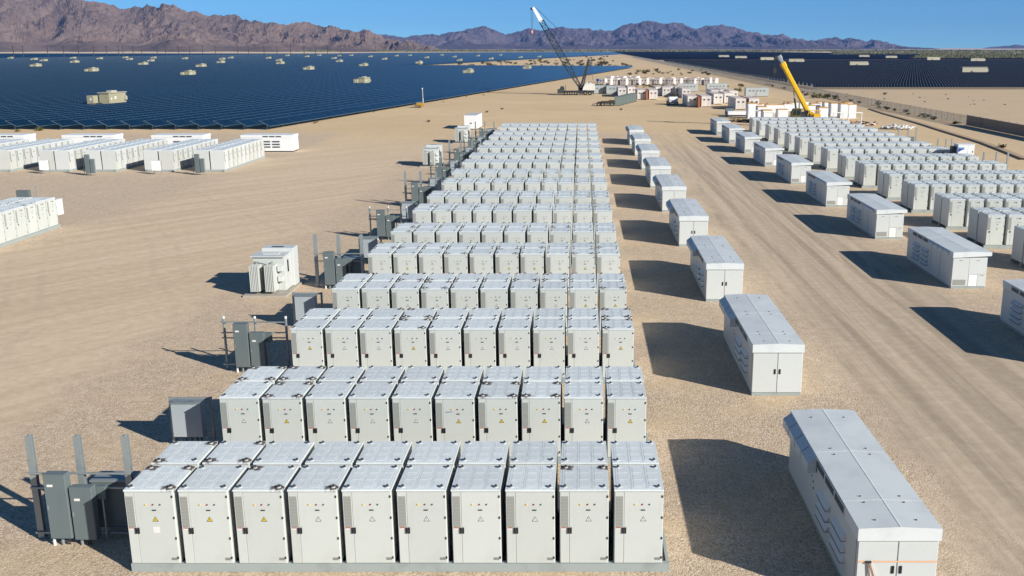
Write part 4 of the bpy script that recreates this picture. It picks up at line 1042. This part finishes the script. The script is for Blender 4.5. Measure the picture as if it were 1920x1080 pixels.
for k in range(1, 7):
    c = mbase + (mt - mbase) * k / 7; m.bar(c - Vector((0, 0.7, 0)), c + Vector((0.4, 0.7, 0.3)), 0.09); m.bar(c, c + Vector((0.5, 0, 0.6)), 0.09)
part('mast', m, DARKM, t)
m = MB()
for yy in (-0.4, 0.4): m.bar(tip + Vector((0.5, yy, 0.1)), mt + Vector((0.2, yy, 0)), 0.12)
m.bar(tip + d * -7 + Vector((0.9, 0, 0.6)), mt, 0.05)
part('pendant_line', m, DARKM, t)
m = MB()
for yy in (-0.3, 0.0, 0.3): m.bar(mt + Vector((0, yy, 0)), (3.45, yy, 4.2), 0.09)
part('luffing_rope', m, DARKM, t)
hk = Vector(at(998.5, 60, yc)); hk = Vector((hk[0], 0, hk[1]))
m = MB()
for dx in (-0.30, 0.28): m.bar(tip + Vector((-0.45 + dx, 0, -0.4)), Vector((tip.x - 0.40 + dx * 0.6, 0, hk.z)), 0.09)
m.bar((tip.x - 0.40, 0, hk.z), (tip.x - 0.40, 0, hk.z - 4.2), 0.04)
part('hoist_rope', m, DARKM, t)
hb = part('hook_block', MB().box(tip.x - 0.72, tip.x - 0.08, -0.2, 0.2, hk.z - 0.55, hk.z + 0.75), RED, t, bevel=0.08); part('cheek_plate', MB().box(tip.x - 0.52, tip.x - 0.28, -0.24, -0.2, hk.z - 0.3, hk.z + 0.4), PWHITE, hb)
part('carrier', MB().box(-5.3, 3.7, -1.3, 1.3, 0.75, 1.25).box(-1.2, 0.9, -1.35, 1.35, 0.4, 1.3), DARKM, t, bevel=0.03)
cb = part('truck_cab', MB().prism([(-7.3, 0.5), (-5.2, 0.5), (-5.2, 2.0), (-5.45, 2.55), (-6.35, 2.55), (-6.6, 1.8), (-7.3, 1.65)], lambda u, v, k: (u, k, v), -1.2, 0.9), paint('dark_olive_cab', (0.055, 0.06, 0.055), 0.45, 0, 0.1), t, bevel=0.05)
part('window', MB().prism([(-6.35, 1.85), (-5.5, 1.85), (-5.6, 2.4), (-6.25, 2.4)], lambda u, v, k: (u, k, v), -1.23, -1.2), GLASS, cb); part('exhaust', MB().tube((-4.9, 0.5, 1.2), (-4.9, 0.5, 3.0), 0.07), DARKM, t)
for dx in (-4.75, -3.3, -1.85, 1.05, 2.4):
    for yy in (-1.45, 1.1): part('wheel', wheel_mesh(0.55, 0.36), None, t, (dx, yy, 0.55))
for dx in (-1.0, 3.5):
    part('outrigger', MB().box(dx - 0.15, dx + 0.15, -1.9, 1.9, 0.45, 0.7).box(dx - 0.12, dx + 0.12, -1.9, -1.65, 0.08, 0.6).box(dx - 0.3, dx + 0.3, -2.1, -1.5, 0, 0.08), STEEL, t)
hs = part('house', MB().prism([(0.15, 1.45), (3.85, 1.45), (3.85, 3.15), (0.9, 3.15), (0.4, 2.4)], lambda u, v, k: (u, k, v), -1.45, 1.45), CREAM, t, bevel=0.03)
part('house_deck', MB().box(0.9, 3.8, -1.2, 1.2, 3.15, 3.25).box(1.2, 1.9, -0.9, 0.9, 3.25, 3.9).box(2.1, 3.2, -0.9, 0.9, 3.25, 3.75), CREAM, hs)
m = MB()
for u in (1.0, 1.9, 2.8, 3.7): m.bar((u, -1.3, 3.2), (u, -1.3, 4.0), 0.05)
m.bar((1.0, -1.3, 4.0), (3.7, -1.3, 4.0), 0.05); part('handrail', m, DARKM, hs)
part('winch', MB().tube((-0.2, -0.9, 2.2), (-0.2, 0.9, 2.2), 0.7, n=14).box(-1.1, 0.3, -0.9, 0.9, 1.3, 2.9), DARKM, t); part('turntable', MB().tube((0.3, 0, 1.25), (0.3, 0, 1.5), 1.1, n=20), DARKM, t)

yy0 = 177.0; X0 = at(1505, 215, yy0)[0]
t = thing('telescopic_crane', 'yellow telescopic crane standing among the white crates with raised boom', 'crane', (X0, yy0, 0))
def loc2(px, py): q = at(px, py, yy0); return Vector((q[0] - X0, 0, q[1]))
b0 = loc2(1516, 212); b1 = loc2(1466, 116); dd = (b1 - b0).normalized(); bl_ = (b1 - b0).length; nn = dd.cross(Vector((0, 1, 0))).normalized()
def bsec(s0, s1, hw, hn): 
    p0 = b0 + dd * bl_ * s0; p1 = b0 + dd * bl_ * s1; sd_ = Vector((0, 1, 0))
    oc = [(-1, -0.5), (-0.5, -1), (0.5, -1), (1, -0.5), (1, 0.6), (0.6, 1), (-0.6, 1), (-1, 0.6)]
    return MB().prism(oc, lambda u, v, k: (p0 + (p1 - p0) * k) + sd_ * u * hw + nn * v * hn, 0, 1)
part('boom_section', bsec(0, 0.93, 0.44, 0.40), CYEL, t); part('boom_section', bsec(0.90, 0.985, 0.50, 0.50), CYEL, t)
part('boom_section', bsec(0.985, 1.09, 0.32, 0.30), STEEL, t)
hd = part('boom_head', bsec(1.05, 1.12, 0.36, 0.42), STEEL, t); q = b0 + dd * bl_ * 1.10 - nn * 0.0
for s in (-0.2, 0.2): part('sheave', MB().tube(q + Vector((-0.45, s - 0.05, -0.1)), q + Vector((-0.45, s + 0.05, -0.1)), 0.32, n=12), DARKM, hd)
hk2 = loc2(1455, 132); part('hoist_rope', MB().bar(q + Vector((-0.7, 0, -0.1)), (q.x - 0.7, 0, hk2.z), 0.06), DARKM, t)
part('hook_block', MB().box(q.x - 1.0, q.x - 0.4, -0.2, 0.2, hk2.z - 0.5, hk2.z + 0.4).tube((q.x - 0.7, 0, hk2.z - 0.5), (q.x - 0.7, 0, hk2.z - 1.1), 0.09), DARKM, t, bevel=0.06)
c0 = loc2(1493, 208); c1 = b0 + dd * bl_ * 0.47 - nn * -0.5
part('lift_cylinder', MB().tube(c0, c0 + (c1 - c0) * 0.62, 0.17, n=10), DARKM, t); part('cylinder_rod', MB().tube(c0 + (c1 - c0) * 0.6, c1, 0.10, n=10), STEEL, t)
part('boom_stripe', MB().box(-0.01, 0.01, -0.01, 0.01, 0, 0.01), CYEL, t) if False else None
xa = loc2(1481, 222); part('cab', MB().prism([(xa.x, 1.5), (xa.x + 1.7, 1.5), (xa.x + 1.75, 3.4), (xa.x + 0.35, 3.4), (xa.x - 0.05, 2.6)], lambda u, v, k: (u, k, v), -1.2, -0.2), paint('crane_cab_olive', (0.10, 0.085, 0.02), 0.4, 0, 0.1), t, bevel=0.05)
part('cab_window', MB().prism([(xa.x + 0.2, 2.3), (xa.x + 0.85, 2.3), (xa.x + 0.85, 3.25), (xa.x + 0.45, 3.25)], lambda u, v, k: (u, k, v), -1.23, -1.2).prism([(xa.x + 0.98, 2.3), (xa.x + 1.6, 2.3), (xa.x + 1.62, 3.25), (xa.x + 0.98, 3.25)], lambda u, v, k: (u, k, v), -1.23, -1.2), GLASS, t)
part('turret', MB().box(xa.x + 1.6, xa.x + 3.6, -0.9, 0.9, 1.35, 2.5).box(xa.x + 2.6, xa.x + 3.4, -0.7, 0.7, 2.5, 3.1), DARKM, t)
xb = loc2(1536, 222); part('counterweight', MB().box(xb.x - 1.3, xb.x, -1.2, 1.2, 1.5, 2.45), CYEL, t, bevel=0.06)
m = MB()
for k in range(5): m.bar((xb.x - 2.3 + k * 0.5, -1.1, 2.2), (xb.x - 2.1 + k * 0.5, -1.1, 3.15), 0.10)
m.bar((xb.x - 2.4, -1.1, 3.1), (xb.x - 0.1, -1.1, 3.1), 0.12); m.box(xb.x - 2.2, xb.x - 1.2, -0.8, 0.8, 2.2, 2.7); part('winch_frame', m, CYEL, t)
part('carrier', MB().box(xa.x - 0.6, xb.x + 0.5, -1.25, 1.25, 0.75, 1.35), CYEL, t, bevel=0.04)
for dx in (0.5, 2.0, 4.4):
    for yv in (-1.35, 1.0): part('wheel', wheel_mesh(0.62, 0.38), None, t, (xa.x + dx, yv, 0.62))

x, y = up(787, 202)
t = thing('light_tower', 'small yellow light tower trailer with white mast at the edge of the blue panels', 'light tower', (x, y, 0))
part('housing', MB().prism([(-0.9, 0.35), (1.0, 0.35), (1.0, 1.0), (0.8, 1.15), (-0.7, 1.15), (-0.9, 1.0)], lambda u, v, k: (u, k, v), -0.55, 0.55), paint('dusty_yellow', (0.42, 0.25, 0.03), 0.6, 0, 0.2), t, bevel=0.03); part('lid', MB().box(-0.7, 1.0, -0.5, 0.5, 1.15, 1.22), STEEL, t)
part('mast', MB().tube((0.85, 0, 0.5), (0.85, 0, 2.2), 0.08).tube((0.85, 0, 2.2), (0.80, 0, 4.5), 0.05), PWHITE, t); part('lamp_head', MB().box(0.70, 0.90, -0.12, 0.12, 4.3, 4.6), PWHITE, t)
for yv in (-0.75, 0.6): part('wheel', wheel_mesh(0.32, 0.15), None, t, (-0.1, yv, 0.32))
part('drawbar', MB().bar((-0.8, 0, 0.4), (-2.0, 0, 0.35), 0.08), STEEL, t)
for dx in (-1.0, -0.7): part('jack', MB().box(dx - 0.05, dx + 0.05, -0.6, -0.5, 0, 1.4), DARKM, t)

# ================================================================== SOLAR FIELDS
RA = R(9.8)                                                       # left rows run 9.8 degrees clockwise from +y
TILT = R(25)
def lrow_geom(k):
    xk = -54.0 - 4.0 * k
    ys = max(171.5, (83.5 + 4 * k) / 0.7927 - 45)
    ye = 690 + k * 0.7 if k <= 43 else 2120.0
    if k > 43: ye = 2120 + max(0, min(1, (230 - k) / 130.0)) * 480
    if k > 190: ye = 2000
    s0 = (ys - 171.5) / math.cos(RA); s1 = (ye - 171.5) / math.cos(RA); return xk, s0, s1
def strip_mb(s0, s1):
    cw, sw = math.cos(TILT), math.sin(TILT); wd = 2.3; m = MB()
    # local x runs from the low right edge (0) up to the high left edge (2.3) before tilting
    m.hexa([(0, s0, -0.045), (wd, s0, -0.045), (wd, s1, -0.045), (0, s1, -0.045), (0, s0, 0), (wd, s0, 0), (wd, s1, 0), (0, s1, 0)]); return m
def place_strip(o, xk):
    # rotate so that +x (strip width) points left and up
    o.matrix_world = Matrix.Translation((xk, 171.5, 0.62)) @ Matrix.Rotation(-RA, 4, 'Z') @ Matrix.Rotation(TILT, 4, 'Y') @ Matrix.Diagonal((-1, 1, 1, 1))
GLS = 'blue solar panel rows of the left field'
POST = MB().box(-0.05, 0.05, -0.05, 0.05, 0, 1.05).mesh('row_post', [STEEL])
TUBE = {}
rest = MB()
for k in range(0, 400):
    xk, s0, s1 = lrow_geom(k)
    if s1 <= s0 + 20: continue
    m = strip_mb(s0, s1)
    if k >= 200:
        M = Matrix.Translation((xk, 171.5, 0.62)) @ Matrix.Rotation(-RA, 4, 'Z') @ Matrix.Rotation(TILT, 4, 'Y') @ Matrix.Diagonal((-1, 1, 1, 1))
        i = len(rest.v); rest.v += [tuple(M @ Vector(v)) for v in m.v]; rest.f += [tuple(i + q for q in f) for f in m.f]; rest.m += m.m; continue
    lab = 'long blue solar panel row, %s from the sandy edge of the left field' % nth(k + 1)
    me = m.mesh('panel_strip', [PANEL])
    if k < 14:
        t = thing('solar_panel_row', lab, 'solar panels', (xk, 171.5, 0), -RA, GLS)
        o = bpy.data.objects.new('panel_strip', me); link(o, t)
        o.matrix_local = Matrix.Translation((0, 0, 0.62)) @ Matrix.Rotation(TILT, 4, 'Y') @ Matrix.Diagonal((-1, 1, 1, 1))
        part('torque_tube', MB().tube((-1.05, 0.2, 1.0), (-1.05, 120, 1.0), 0.06), STEEL, t)
        for q in range(3): ch('post', POST, t, -1.05, 0.9 + q * 6.0, 0)
    else:
        o = bpy.data.objects.new('solar_panel_row', me); link(o); place_strip(o, xk); tag(o, lab, 'solar panels', GLS)
PANELF = panelmat('blue_solar_glass_far', (0.002, 0.020, 0.050), (0.05, 0.08, 0.11), 1.2, -9999, 9999, 0.16, 4)
o = part('solar_panel_rows', rest.mesh('far_solar_rows', [PANELF]), None); o['kind'] = 'stuff'; tag(o, 'far blue solar panel rows along the left horizon below the brown mountains', 'solar panels')

# right field: rows along x, tilted to face the camera side
GRS = 'dark solar panel rows of the right field'
rest = MB()
for j in range(400):
    y = 339.0 + 5.8 * j
    if 975 < y < 1065: continue
    x0 = 78.5 + (j * 13 % 7) * 0.15; x1 = 0.4515 * y + 45
    if y > 1065: x1 = min(x1, 0.4515 * y * max(0.2, 1.0 - (y - 1065) / 2300.0) + 60)
    tl = R(30); wd = 2.0; L_ = x1 - x0
    m = MB(); m.hexa([(-0.0, 0, -0.04), (wd, 0, -0.04), (wd, L_, -0.04), (0, L_, -0.04), (0, 0, 0), (wd, 0, 0), (wd, L_, 0), (0, L_, 0)])
    M = Matrix.Translation((x0, y, 0.72)) @ Matrix.Rotation(tl, 4, 'X') @ Matrix(((0, 1, 0, 0), (1, 0, 0, 0), (0, 0, 1, 0), (0, 0, 0, 1)))
    if j >= 100:
        i = len(rest.v); rest.v += [tuple(M @ Vector(v)) for v in m.v]; rest.f += [tuple(i + q for q in f) for f in m.f]; rest.m += m.m; continue
    o = bpy.data.objects.new('solar_panel_row', m.mesh('panel_strip', [PANELD])); link(o); o.matrix_world = M
    tag(o, 'long near black solar panel row, %s from the front of the right field' % nth(j + 1), 'solar panels', GRS)
PANELDF = panelmat('dark_solar_glass_far', (0.004, 0.008, 0.02), (0.05, 0.06, 0.07), 1.03, -9999, 9999, 0.30, 12, 0.035, 0.55, 0.10)
o = part('solar_panel_rows', rest.mesh('far_dark_rows', [PANELDF]), None); o['kind'] = 'stuff'; tag(o, 'far near black solar panel rows below the blue mountains on the right', 'solar panels')

# shelters standing in the fields
t = thing('equipment_shelter', 'x', 'shelter', (0, 0, 0), -RA, 'beige shelters in the left solar field')
part('wall', MB().box(-2.7, 0, 0, 6.8, 0.3, 3.3), BEIGE, t, bevel=0.01); part('roof', MB().box(-2.95, 0.2, -0.25, 7.05, 3.3, 3.45), BEIGE2, t); part('roof_unit', MB().box(-1.9, -0.6, 2.0, 4.2, 3.45, 3.8), BEIGE2, t)
dr = part('door', MB().box(0, 0.04, 0.5, 1.5, 0.4, 2.7), BEIGE, t); part('door_plate', MB().box(0.04, 0.05, 0.7, 1.1, 2.0, 2.4), PAPER, dr); part('notice', MB().box(0, 0.03, 2.2, 2.9, 2.1, 2.6), PAPER, t)
part('cooling_unit', MB().box(0, 0.5, 5.9, 6.6, 1.8, 2.6), BEIGE2, t); part('base', MB().box(-2.8, 0.1, -0.1, 6.9, 0, 0.3), CONC, t)
tb = part('transformer_box', MB().box(-4.5, -2.75, -2.2, -0.4, 0.3, 2.9), BEIGE, t, bevel=0.01); part('notice', MB().box(-3.7, -3.2, -2.23, -2.2, 1.9, 2.4), PAPER, tb); part('box_pad', MB().box(-5.1, -2.75, -2.4, -0.3, 0, 0.3), CONC, tb)
SL = [(203, 197), (683, 157), (354, 142), (172, 135.5), (581, 132), (882, 138), (992, 130), (67, 126), (140, 118.5), (269, 122.5), (378, 126.5), (284, 116), (415, 119), (418, 112.5), (348, 111.5), (527, 121), (525, 115),
      (434, 110), (505, 110.5), (577, 107.5), (628, 111), (638, 117), (684, 125), (696, 107.5), (638, 106), (723, 112.5), (788, 120), (802, 109.5), (864, 115), (923, 112), (854, 108), (898, 106), (978, 109), (1013, 108),
      (21, 110.5), (65, 113), (83, 115.5), (138, 110.5), (188, 111.5), (236, 109.5), (244, 113), (289, 110), (540, 105.5), (600, 105), (660, 105), (745, 106), (770, 105), (830, 104.5), (940, 104.5)]
def seat(px, py, hid):
    y = up(px, py)[1]
    return up(px, py + hid * F / y)
SL.sort(key=lambda q: -q[1]); first = True
for k, (px, py) in enumerate(SL):
    x, y = seat(px, py, 1.25); lab = 'beige equipment shelter rising from the blue panels, %s nearest in the left field' % nth(k + 1)
    if first: first = False; t.location = (x, y + 1.0, 0); t.scale = (0.93, 0.93, 1.12); t['label'] = lab
    elif k < 16: dup(t, (x, y + 1.0, 0), -RA, lab).scale = (0.78, 0.78, 0.95)
    else:
        if k == 16: FS = MB().box(-2.7, 0, 0, 6.8, 0, 3.3, 0).box(-2.9, 0.2, -0.2, 7.0, 3.3, 3.5, 1).box(-4.5, -2.75, -2.2, -0.4, 0, 2.7, 1).mesh('far_shelter', [BEIGE, BEIGE2])
        o = part('equipment_shelter', FS, None, None, (x, y, 0), rz=-RA); o.scale = (0.75, 0.75, 0.95); tag(o, lab, 'shelter', 'beige shelters in the left solar field')
t = thing('equipment_shelter', 'x', 'shelter', (0, 0, 0), 0, 'beige shelters in the right solar field')
part('wall', MB().box(-6.3, 6.3, 0, 3.0, 0.3, 3.3), BEIGE2, t, bevel=0.01); part('roof', MB().box(-6.5, 6.5, -0.2, 3.2, 3.3, 3.45), BEIGE2, t); part('end_box', MB().box(-7.3, -6.3, 0.6, 2.2, 0.3, 2.6), LOUV, t)
part('cooling_unit', MB().box(6.3, 7.1, 0.5, 2.0, 1.5, 2.7), BEIGE, t); part('base', MB().box(-6.4, 6.4, -0.1, 3.1, 0, 0.3), CONC, t)
for x_ in (-2.0, -0.8): part('door', MB().box(x_, x_ + 0.9, -0.03, 0, 0.3, 1.9), DARKM if x_ < -1 else BEIGE, t)
SR = sorted([(1827, 137), (1610, 123.5), (1493, 117), (1438, 113), (1389, 110), (1357, 107.8), (1620, 107.5), (1671, 109.5), (1750, 112.5), (1833, 115.5)], key=lambda q: -q[1])
for k, (px, py) in enumerate(SR):
    x, y = seat(px, py, 1.3); lab = 'long beige shelter in the dark panels, %s nearest in the right field' % nth(k + 1)
    o = t if k == 0 else dup(t, (x, y, 0), 0, lab); o.location = (x, y, 0); o.scale = (1, 1, 1.2); o['label'] = lab

# wooden poles across the left field
PM = MB().tube((0, 0, 0), (0, 0, 15.5), 0.45, 0.32, 6).box(-1.4, 1.4, -0.12, 0.12, 14.2, 14.5).mesh('pole', [WOOD]); pxs = [27, 45, 91, 121, 149, 177, 201, 224, 232, 251, 267, 296, 312, 336, 357, 381, 405, 447, 467, 496, 520, 546, 571, 592, 615, 640]
for k, px in enumerate(pxs):
    x, y = up(px, 112.5 - (px / 640) * 4.5)
    o = part('utility_pole', PM, None, None, (x, y, 0), rz=RA)
    tag(o, 'dark wooden utility pole, %s from left in the far left solar field' % nth(k + 1), 'utility pole', 'poles across the left solar field')

# ================================================================== FENCES
t = thing('chain_link_fence', 'long chain link fence on thin posts running to the horizon on the right', 'fence', (70.6, 182, 0))
m = MB()
for k in range(0, 60): m.poly([(0, k * 20, 0.02), (0, k * 20 + 20, 0.02), (0, k * 20 + 20, 1.75), (0, k * 20, 1.75)])
part('wire_mesh', m, LINK, t)
FP = MB().tube((0, 0, 0), (0, 0, 1.9), 0.045, n=6).mesh('fence_post', [STEEL])
for k in range(100): ch('post', FP, t, 0.06, k * 3.2, 0)
m = MB()
for k in range(100, 375): m.tube((0.06, k * 3.2, 0), (0.06, k * 3.2, 1.9), 0.05, n=5)
o = part('far_posts', m, STEEL, t); o['kind'] = 'stuff'
part('top_rail', MB().bar((0, 0, 1.76), (0, 1200, 1.76), 0.035), STEEL, t)
t = thing('privacy_fence', 'brown screened fence panel run at the right edge, joining the chain link fence', 'fence', (70.6, 181.8, 0))
part('screen', MB().box(-0.02, 0.02, -42, 0, 0.05, 1.85), BROWN, t)
for k in range(15): part('post', MB().tube((0.07, -k * 3.0, 0), (0.07, -k * 3.0, 2.15), 0.05, n=6), STEEL, t)
part('top_rail', MB().bar((0.05, -42, 1.87), (0.05, 0, 1.87), 0.05), STEEL, t)

# ================================================================== BUSHES
def bush_mesh(seed, mat, n=150):
    rg = random.Random(seed); m = MB()
    for k in range(7):
        a = rg.uniform(0, 6.28); m.tube((0, 0, 0), (0.5 * math.cos(a), 0.5 * math.sin(a), rg.uniform(0.4, 0.8)), 0.03, 0.012, 4, 1)
    lobes = [(rg.uniform(-.55, .55), rg.uniform(-.55, .55), rg.uniform(0.25, 0.7), rg.uniform(0.3, 0.5)) for _ in range(7)]
    for k in range(n):
        cx, cy, cz, rr = rg.choice(lobes); v = Vector((rg.gauss(0, 1), rg.gauss(0, 1), rg.gauss(0, 1))).normalized() * rr * rg.random() ** 0.4
        c = Vector((cx, cy, max(0.06, cz))) + v; c.z = max(0.04, c.z * 0.95)
        u = Vector((rg.gauss(0, 1), rg.gauss(0, 1), rg.gauss(0, 1))).normalized() * rg.uniform(0.06, 0.14); q = u.orthogonal().normalized() * u.length
        m.poly([c - u, c + q, c + u, c - q])
    return m.mesh('bush_%d' % seed, [mat, WOOD], fix=False)
BM = [bush_mesh(1, BUSH), bush_mesh(2, BUSH), bush_mesh(3, BUSHD), bush_mesh(4, BUSHD), bush_mesh(5, BUSHY)]
br = random.Random(21)
def bush(px, py, size, kind, label, group, cat='bush'):
    x, y = up(px, py); o = part('desert_bush', BM[kind], None, None, (x, y, 0), rz=br.uniform(0, 6.28)); s = size
    o.scale = (s, s, s * br.uniform(0.7, 1.0)); tag(o, label, cat, group)
for k, (px, py, s, kd, lab) in enumerate([
        (75, 245.5, 0.85, 4, 'round yellow green bush against the front of the blue panels'), (33, 247, 0.6, 4, 'small flat yellow bush at the foot of the left solar field'),
        (1150, 158, 2.0, 0, 'big green bush right of the blue machine'), (1138, 160, 1.5, 0, 'olive bush below the blue machine'), (1127, 161, 1.1, 4, 'yellowish bush beside the crane house'),
        (1206, 161, 1.1, 1, 'left bush of the pair above the grey containers'), (1216, 161, 0.9, 1, 'right bush of the pair above the grey containers'),
        (1231, 163, 1.8, 0, 'dark green bush behind the rusty containers'), (1240, 162, 1.5, 1, 'green bush just right of a larger one behind the rusty containers'),
        (1263, 161, 0.9, 1, 'small bush in the gap between the container lines'), (1283, 163, 1.3, 1, 'low bush behind the bright container pair'),
        (1382, 172, 2.0, 0, 'green bush left of the lone pale grey container'), (1532, 184, 2.3, 0, 'largest dark green bush along the chain link fence'), (1546, 184, 1.3, 1, 'bush touching the largest one along the fence'),
        (1552, 184, 1.4, 2, 'dark bush right of the largest bush by the fence'), (1567, 186, 1.3, 2, 'third dark bush along the fence'), (1647, 198, 1.3, 1, 'lone bush at the fence above the white pipes'),
        (1512, 180, 1.0, 2, 'small bush left of the largest fence bush'), (1660, 203, 0.7, 2, 'tiny bush beside the lone fence bush'), (1230, 133, 2.2, 2, 'spreading bush between the field road and far containers'),
        (1197, 135, 1.8, 1, 'left bush above the farthest container line'), (1206, 136, 1.7, 1, 'second bush above the farthest container line'), (1215, 134, 1.4, 1, 'third bush above the farthest container line'),
        (804, 229, 0.5, 2, 'tiny dry bush on the sand near the white container'), (913, 211, 0.5, 2, 'dry tuft on the open sand behind the white container'), (941, 205, 0.5, 2, 'second dry tuft on the open sand'),
        (1164, 206.5, 0.5, 2, 'dark tuft below the green cabinets'), (1660, 177.5, 0.9, 2, 'dark tuft on the sand before the dark panels'), (1880, 279, 0.9, 2, 'dry bush at the foot of the brown screen')]):
    bush(px, py, s, kd, lab, 'single desert bushes')
def scatter(n, poly, s0, s1, kinds, label, group):
    k = 0
    while k < n:
        px = br.uniform(poly[0], poly[1]); py = br.uniform(poly[2], poly[3])
        if poly[4](px, py): bush(px, py, br.uniform(s0, s1), br.choice(kinds), label, group); k += 1
scatter(60, (860, 1135, 112, 126, lambda x, y: y > 124.5 - (x - 770) * 0.052 + 1 and y < 126), 1.2, 3.0, (2, 3, 1), 'small dark scrub bush on the sand spit between the blue fields', 'scrub on the sand spit')
scatter(40, (1090, 1200, 101, 127, lambda x, y: x < 1110 + (y - 98) * 3.2), 1.2, 2.6, (2, 3, 1), 'low scrub bush on the sand left of the far fence', 'scrub beside the far fence')
scatter(24, (1180, 1330, 132, 142, lambda x, y: y > 128 + (x - 1280) * 0.12), 0.8, 1.6, (2, 3, 1), 'low scrub bush above the farthest containers', 'scrub above the far containers')
scatter(26, (1150, 1400, 160, 165, lambda x, y: True), 0.5, 1.1, (2, 3, 1), 'dry low bush between the two container lines', 'dry bushes between containers')
scatter(34, (1420, 1800, 158, 235, lambda x, y: abs(y - (172 + (x - 1500) * 0.205)) < 2.0), 0.35, 0.8, (2, 3), 'dry tuft along the foot of the chain link fence', 'tufts along the fence')
scatter(16, (1560, 1900, 172, 200, lambda x, y: y < 172 + (x - 1500) * 0.12), 0.15, 0.4, (2, 3), 'dry tuft on the sand before the dark panels', 'tufts before the dark panels')
scatter(18, (560, 1050, 176, 245, lambda x, y: abs(y - (243 - (x - 510) * 0.173)) < 5), 0.25, 0.5, (2, 4), 'dry tuft at the sandy edge of the blue panels', 'tufts at the panel edge')
# far scrubland on the right: too many to count
sm = MB(); sr = random.Random(9)
for k in range(5200):
    px = sr.uniform(1560, 1990); py = sr.uniform(97.2, 111.8)
    if py > 104 and px < 1745 + (112 - py) * 3 - 40: continue
    x, y = up(px, py); s = sr.uniform(1.2, 2.6)
    for q in range(5):
        c = Vector((x + sr.gauss(0, s * 0.7), y + sr.gauss(0, s * 0.7), sr.uniform(0.3, 1.0) * s))
        u = Vector((sr.gauss(0, 1), sr.gauss(0, 1), sr.gauss(0, 1))).normalized() * s * 0.6; v_ = u.orthogonal().normalized() * s * 0.6
        sm.poly([c - u, c + v_, c + u, c - v_])
for k in range(5200):
    px = sr.uniform(560, 1990); py = sr.uniform(95.3, 97.2)
    x, y = up(px, py); s = sr.uniform(2.0, 4.5)
    for q in range(4):
        c = Vector((x + sr.gauss(0, s * 1.5), y + sr.gauss(0, s * 1.5), sr.uniform(0.3, 0.8) * s))
        u = Vector((sr.gauss(0, 1), sr.gauss(0, 1), sr.gauss(0, 1))).normalized() * s * 0.8; v_ = u.orthogonal().normalized() * s * 0.8
        sm.poly([c - u, c + v_, c + u, c - v_])
o = part('desert_scrub', sm.mesh('desert_scrub', [SCRUB], fix=False), None); o['kind'] = 'stuff'; tag(o, 'olive desert scrub on the flat land beyond the solar fields', 'scrub')

# ================================================================== HAZE
hz_ = MB().box(-10000, 8000, -200, 11800, -1.5, 330)
hm = bpy.data.materials.new('haze_air'); hm.use_nodes = True; hn = hm.node_tree.nodes; hn.clear()
ho = hn.new('ShaderNodeOutputMaterial'); hv = hn.new('ShaderNodeVolumePrincipled')
hv.inputs['Color'].default_value = (0.24, 0.44, 1.0, 1); hv.inputs['Density'].default_value = 4.6e-5; hv.inputs['Anisotropy'].default_value = 0.0
hm.node_tree.links.new(hv.outputs[0], ho.inputs['Volume'])
o = part('haze', hz_.mesh('haze', [hm]), None); o['kind'] = 'stuff'
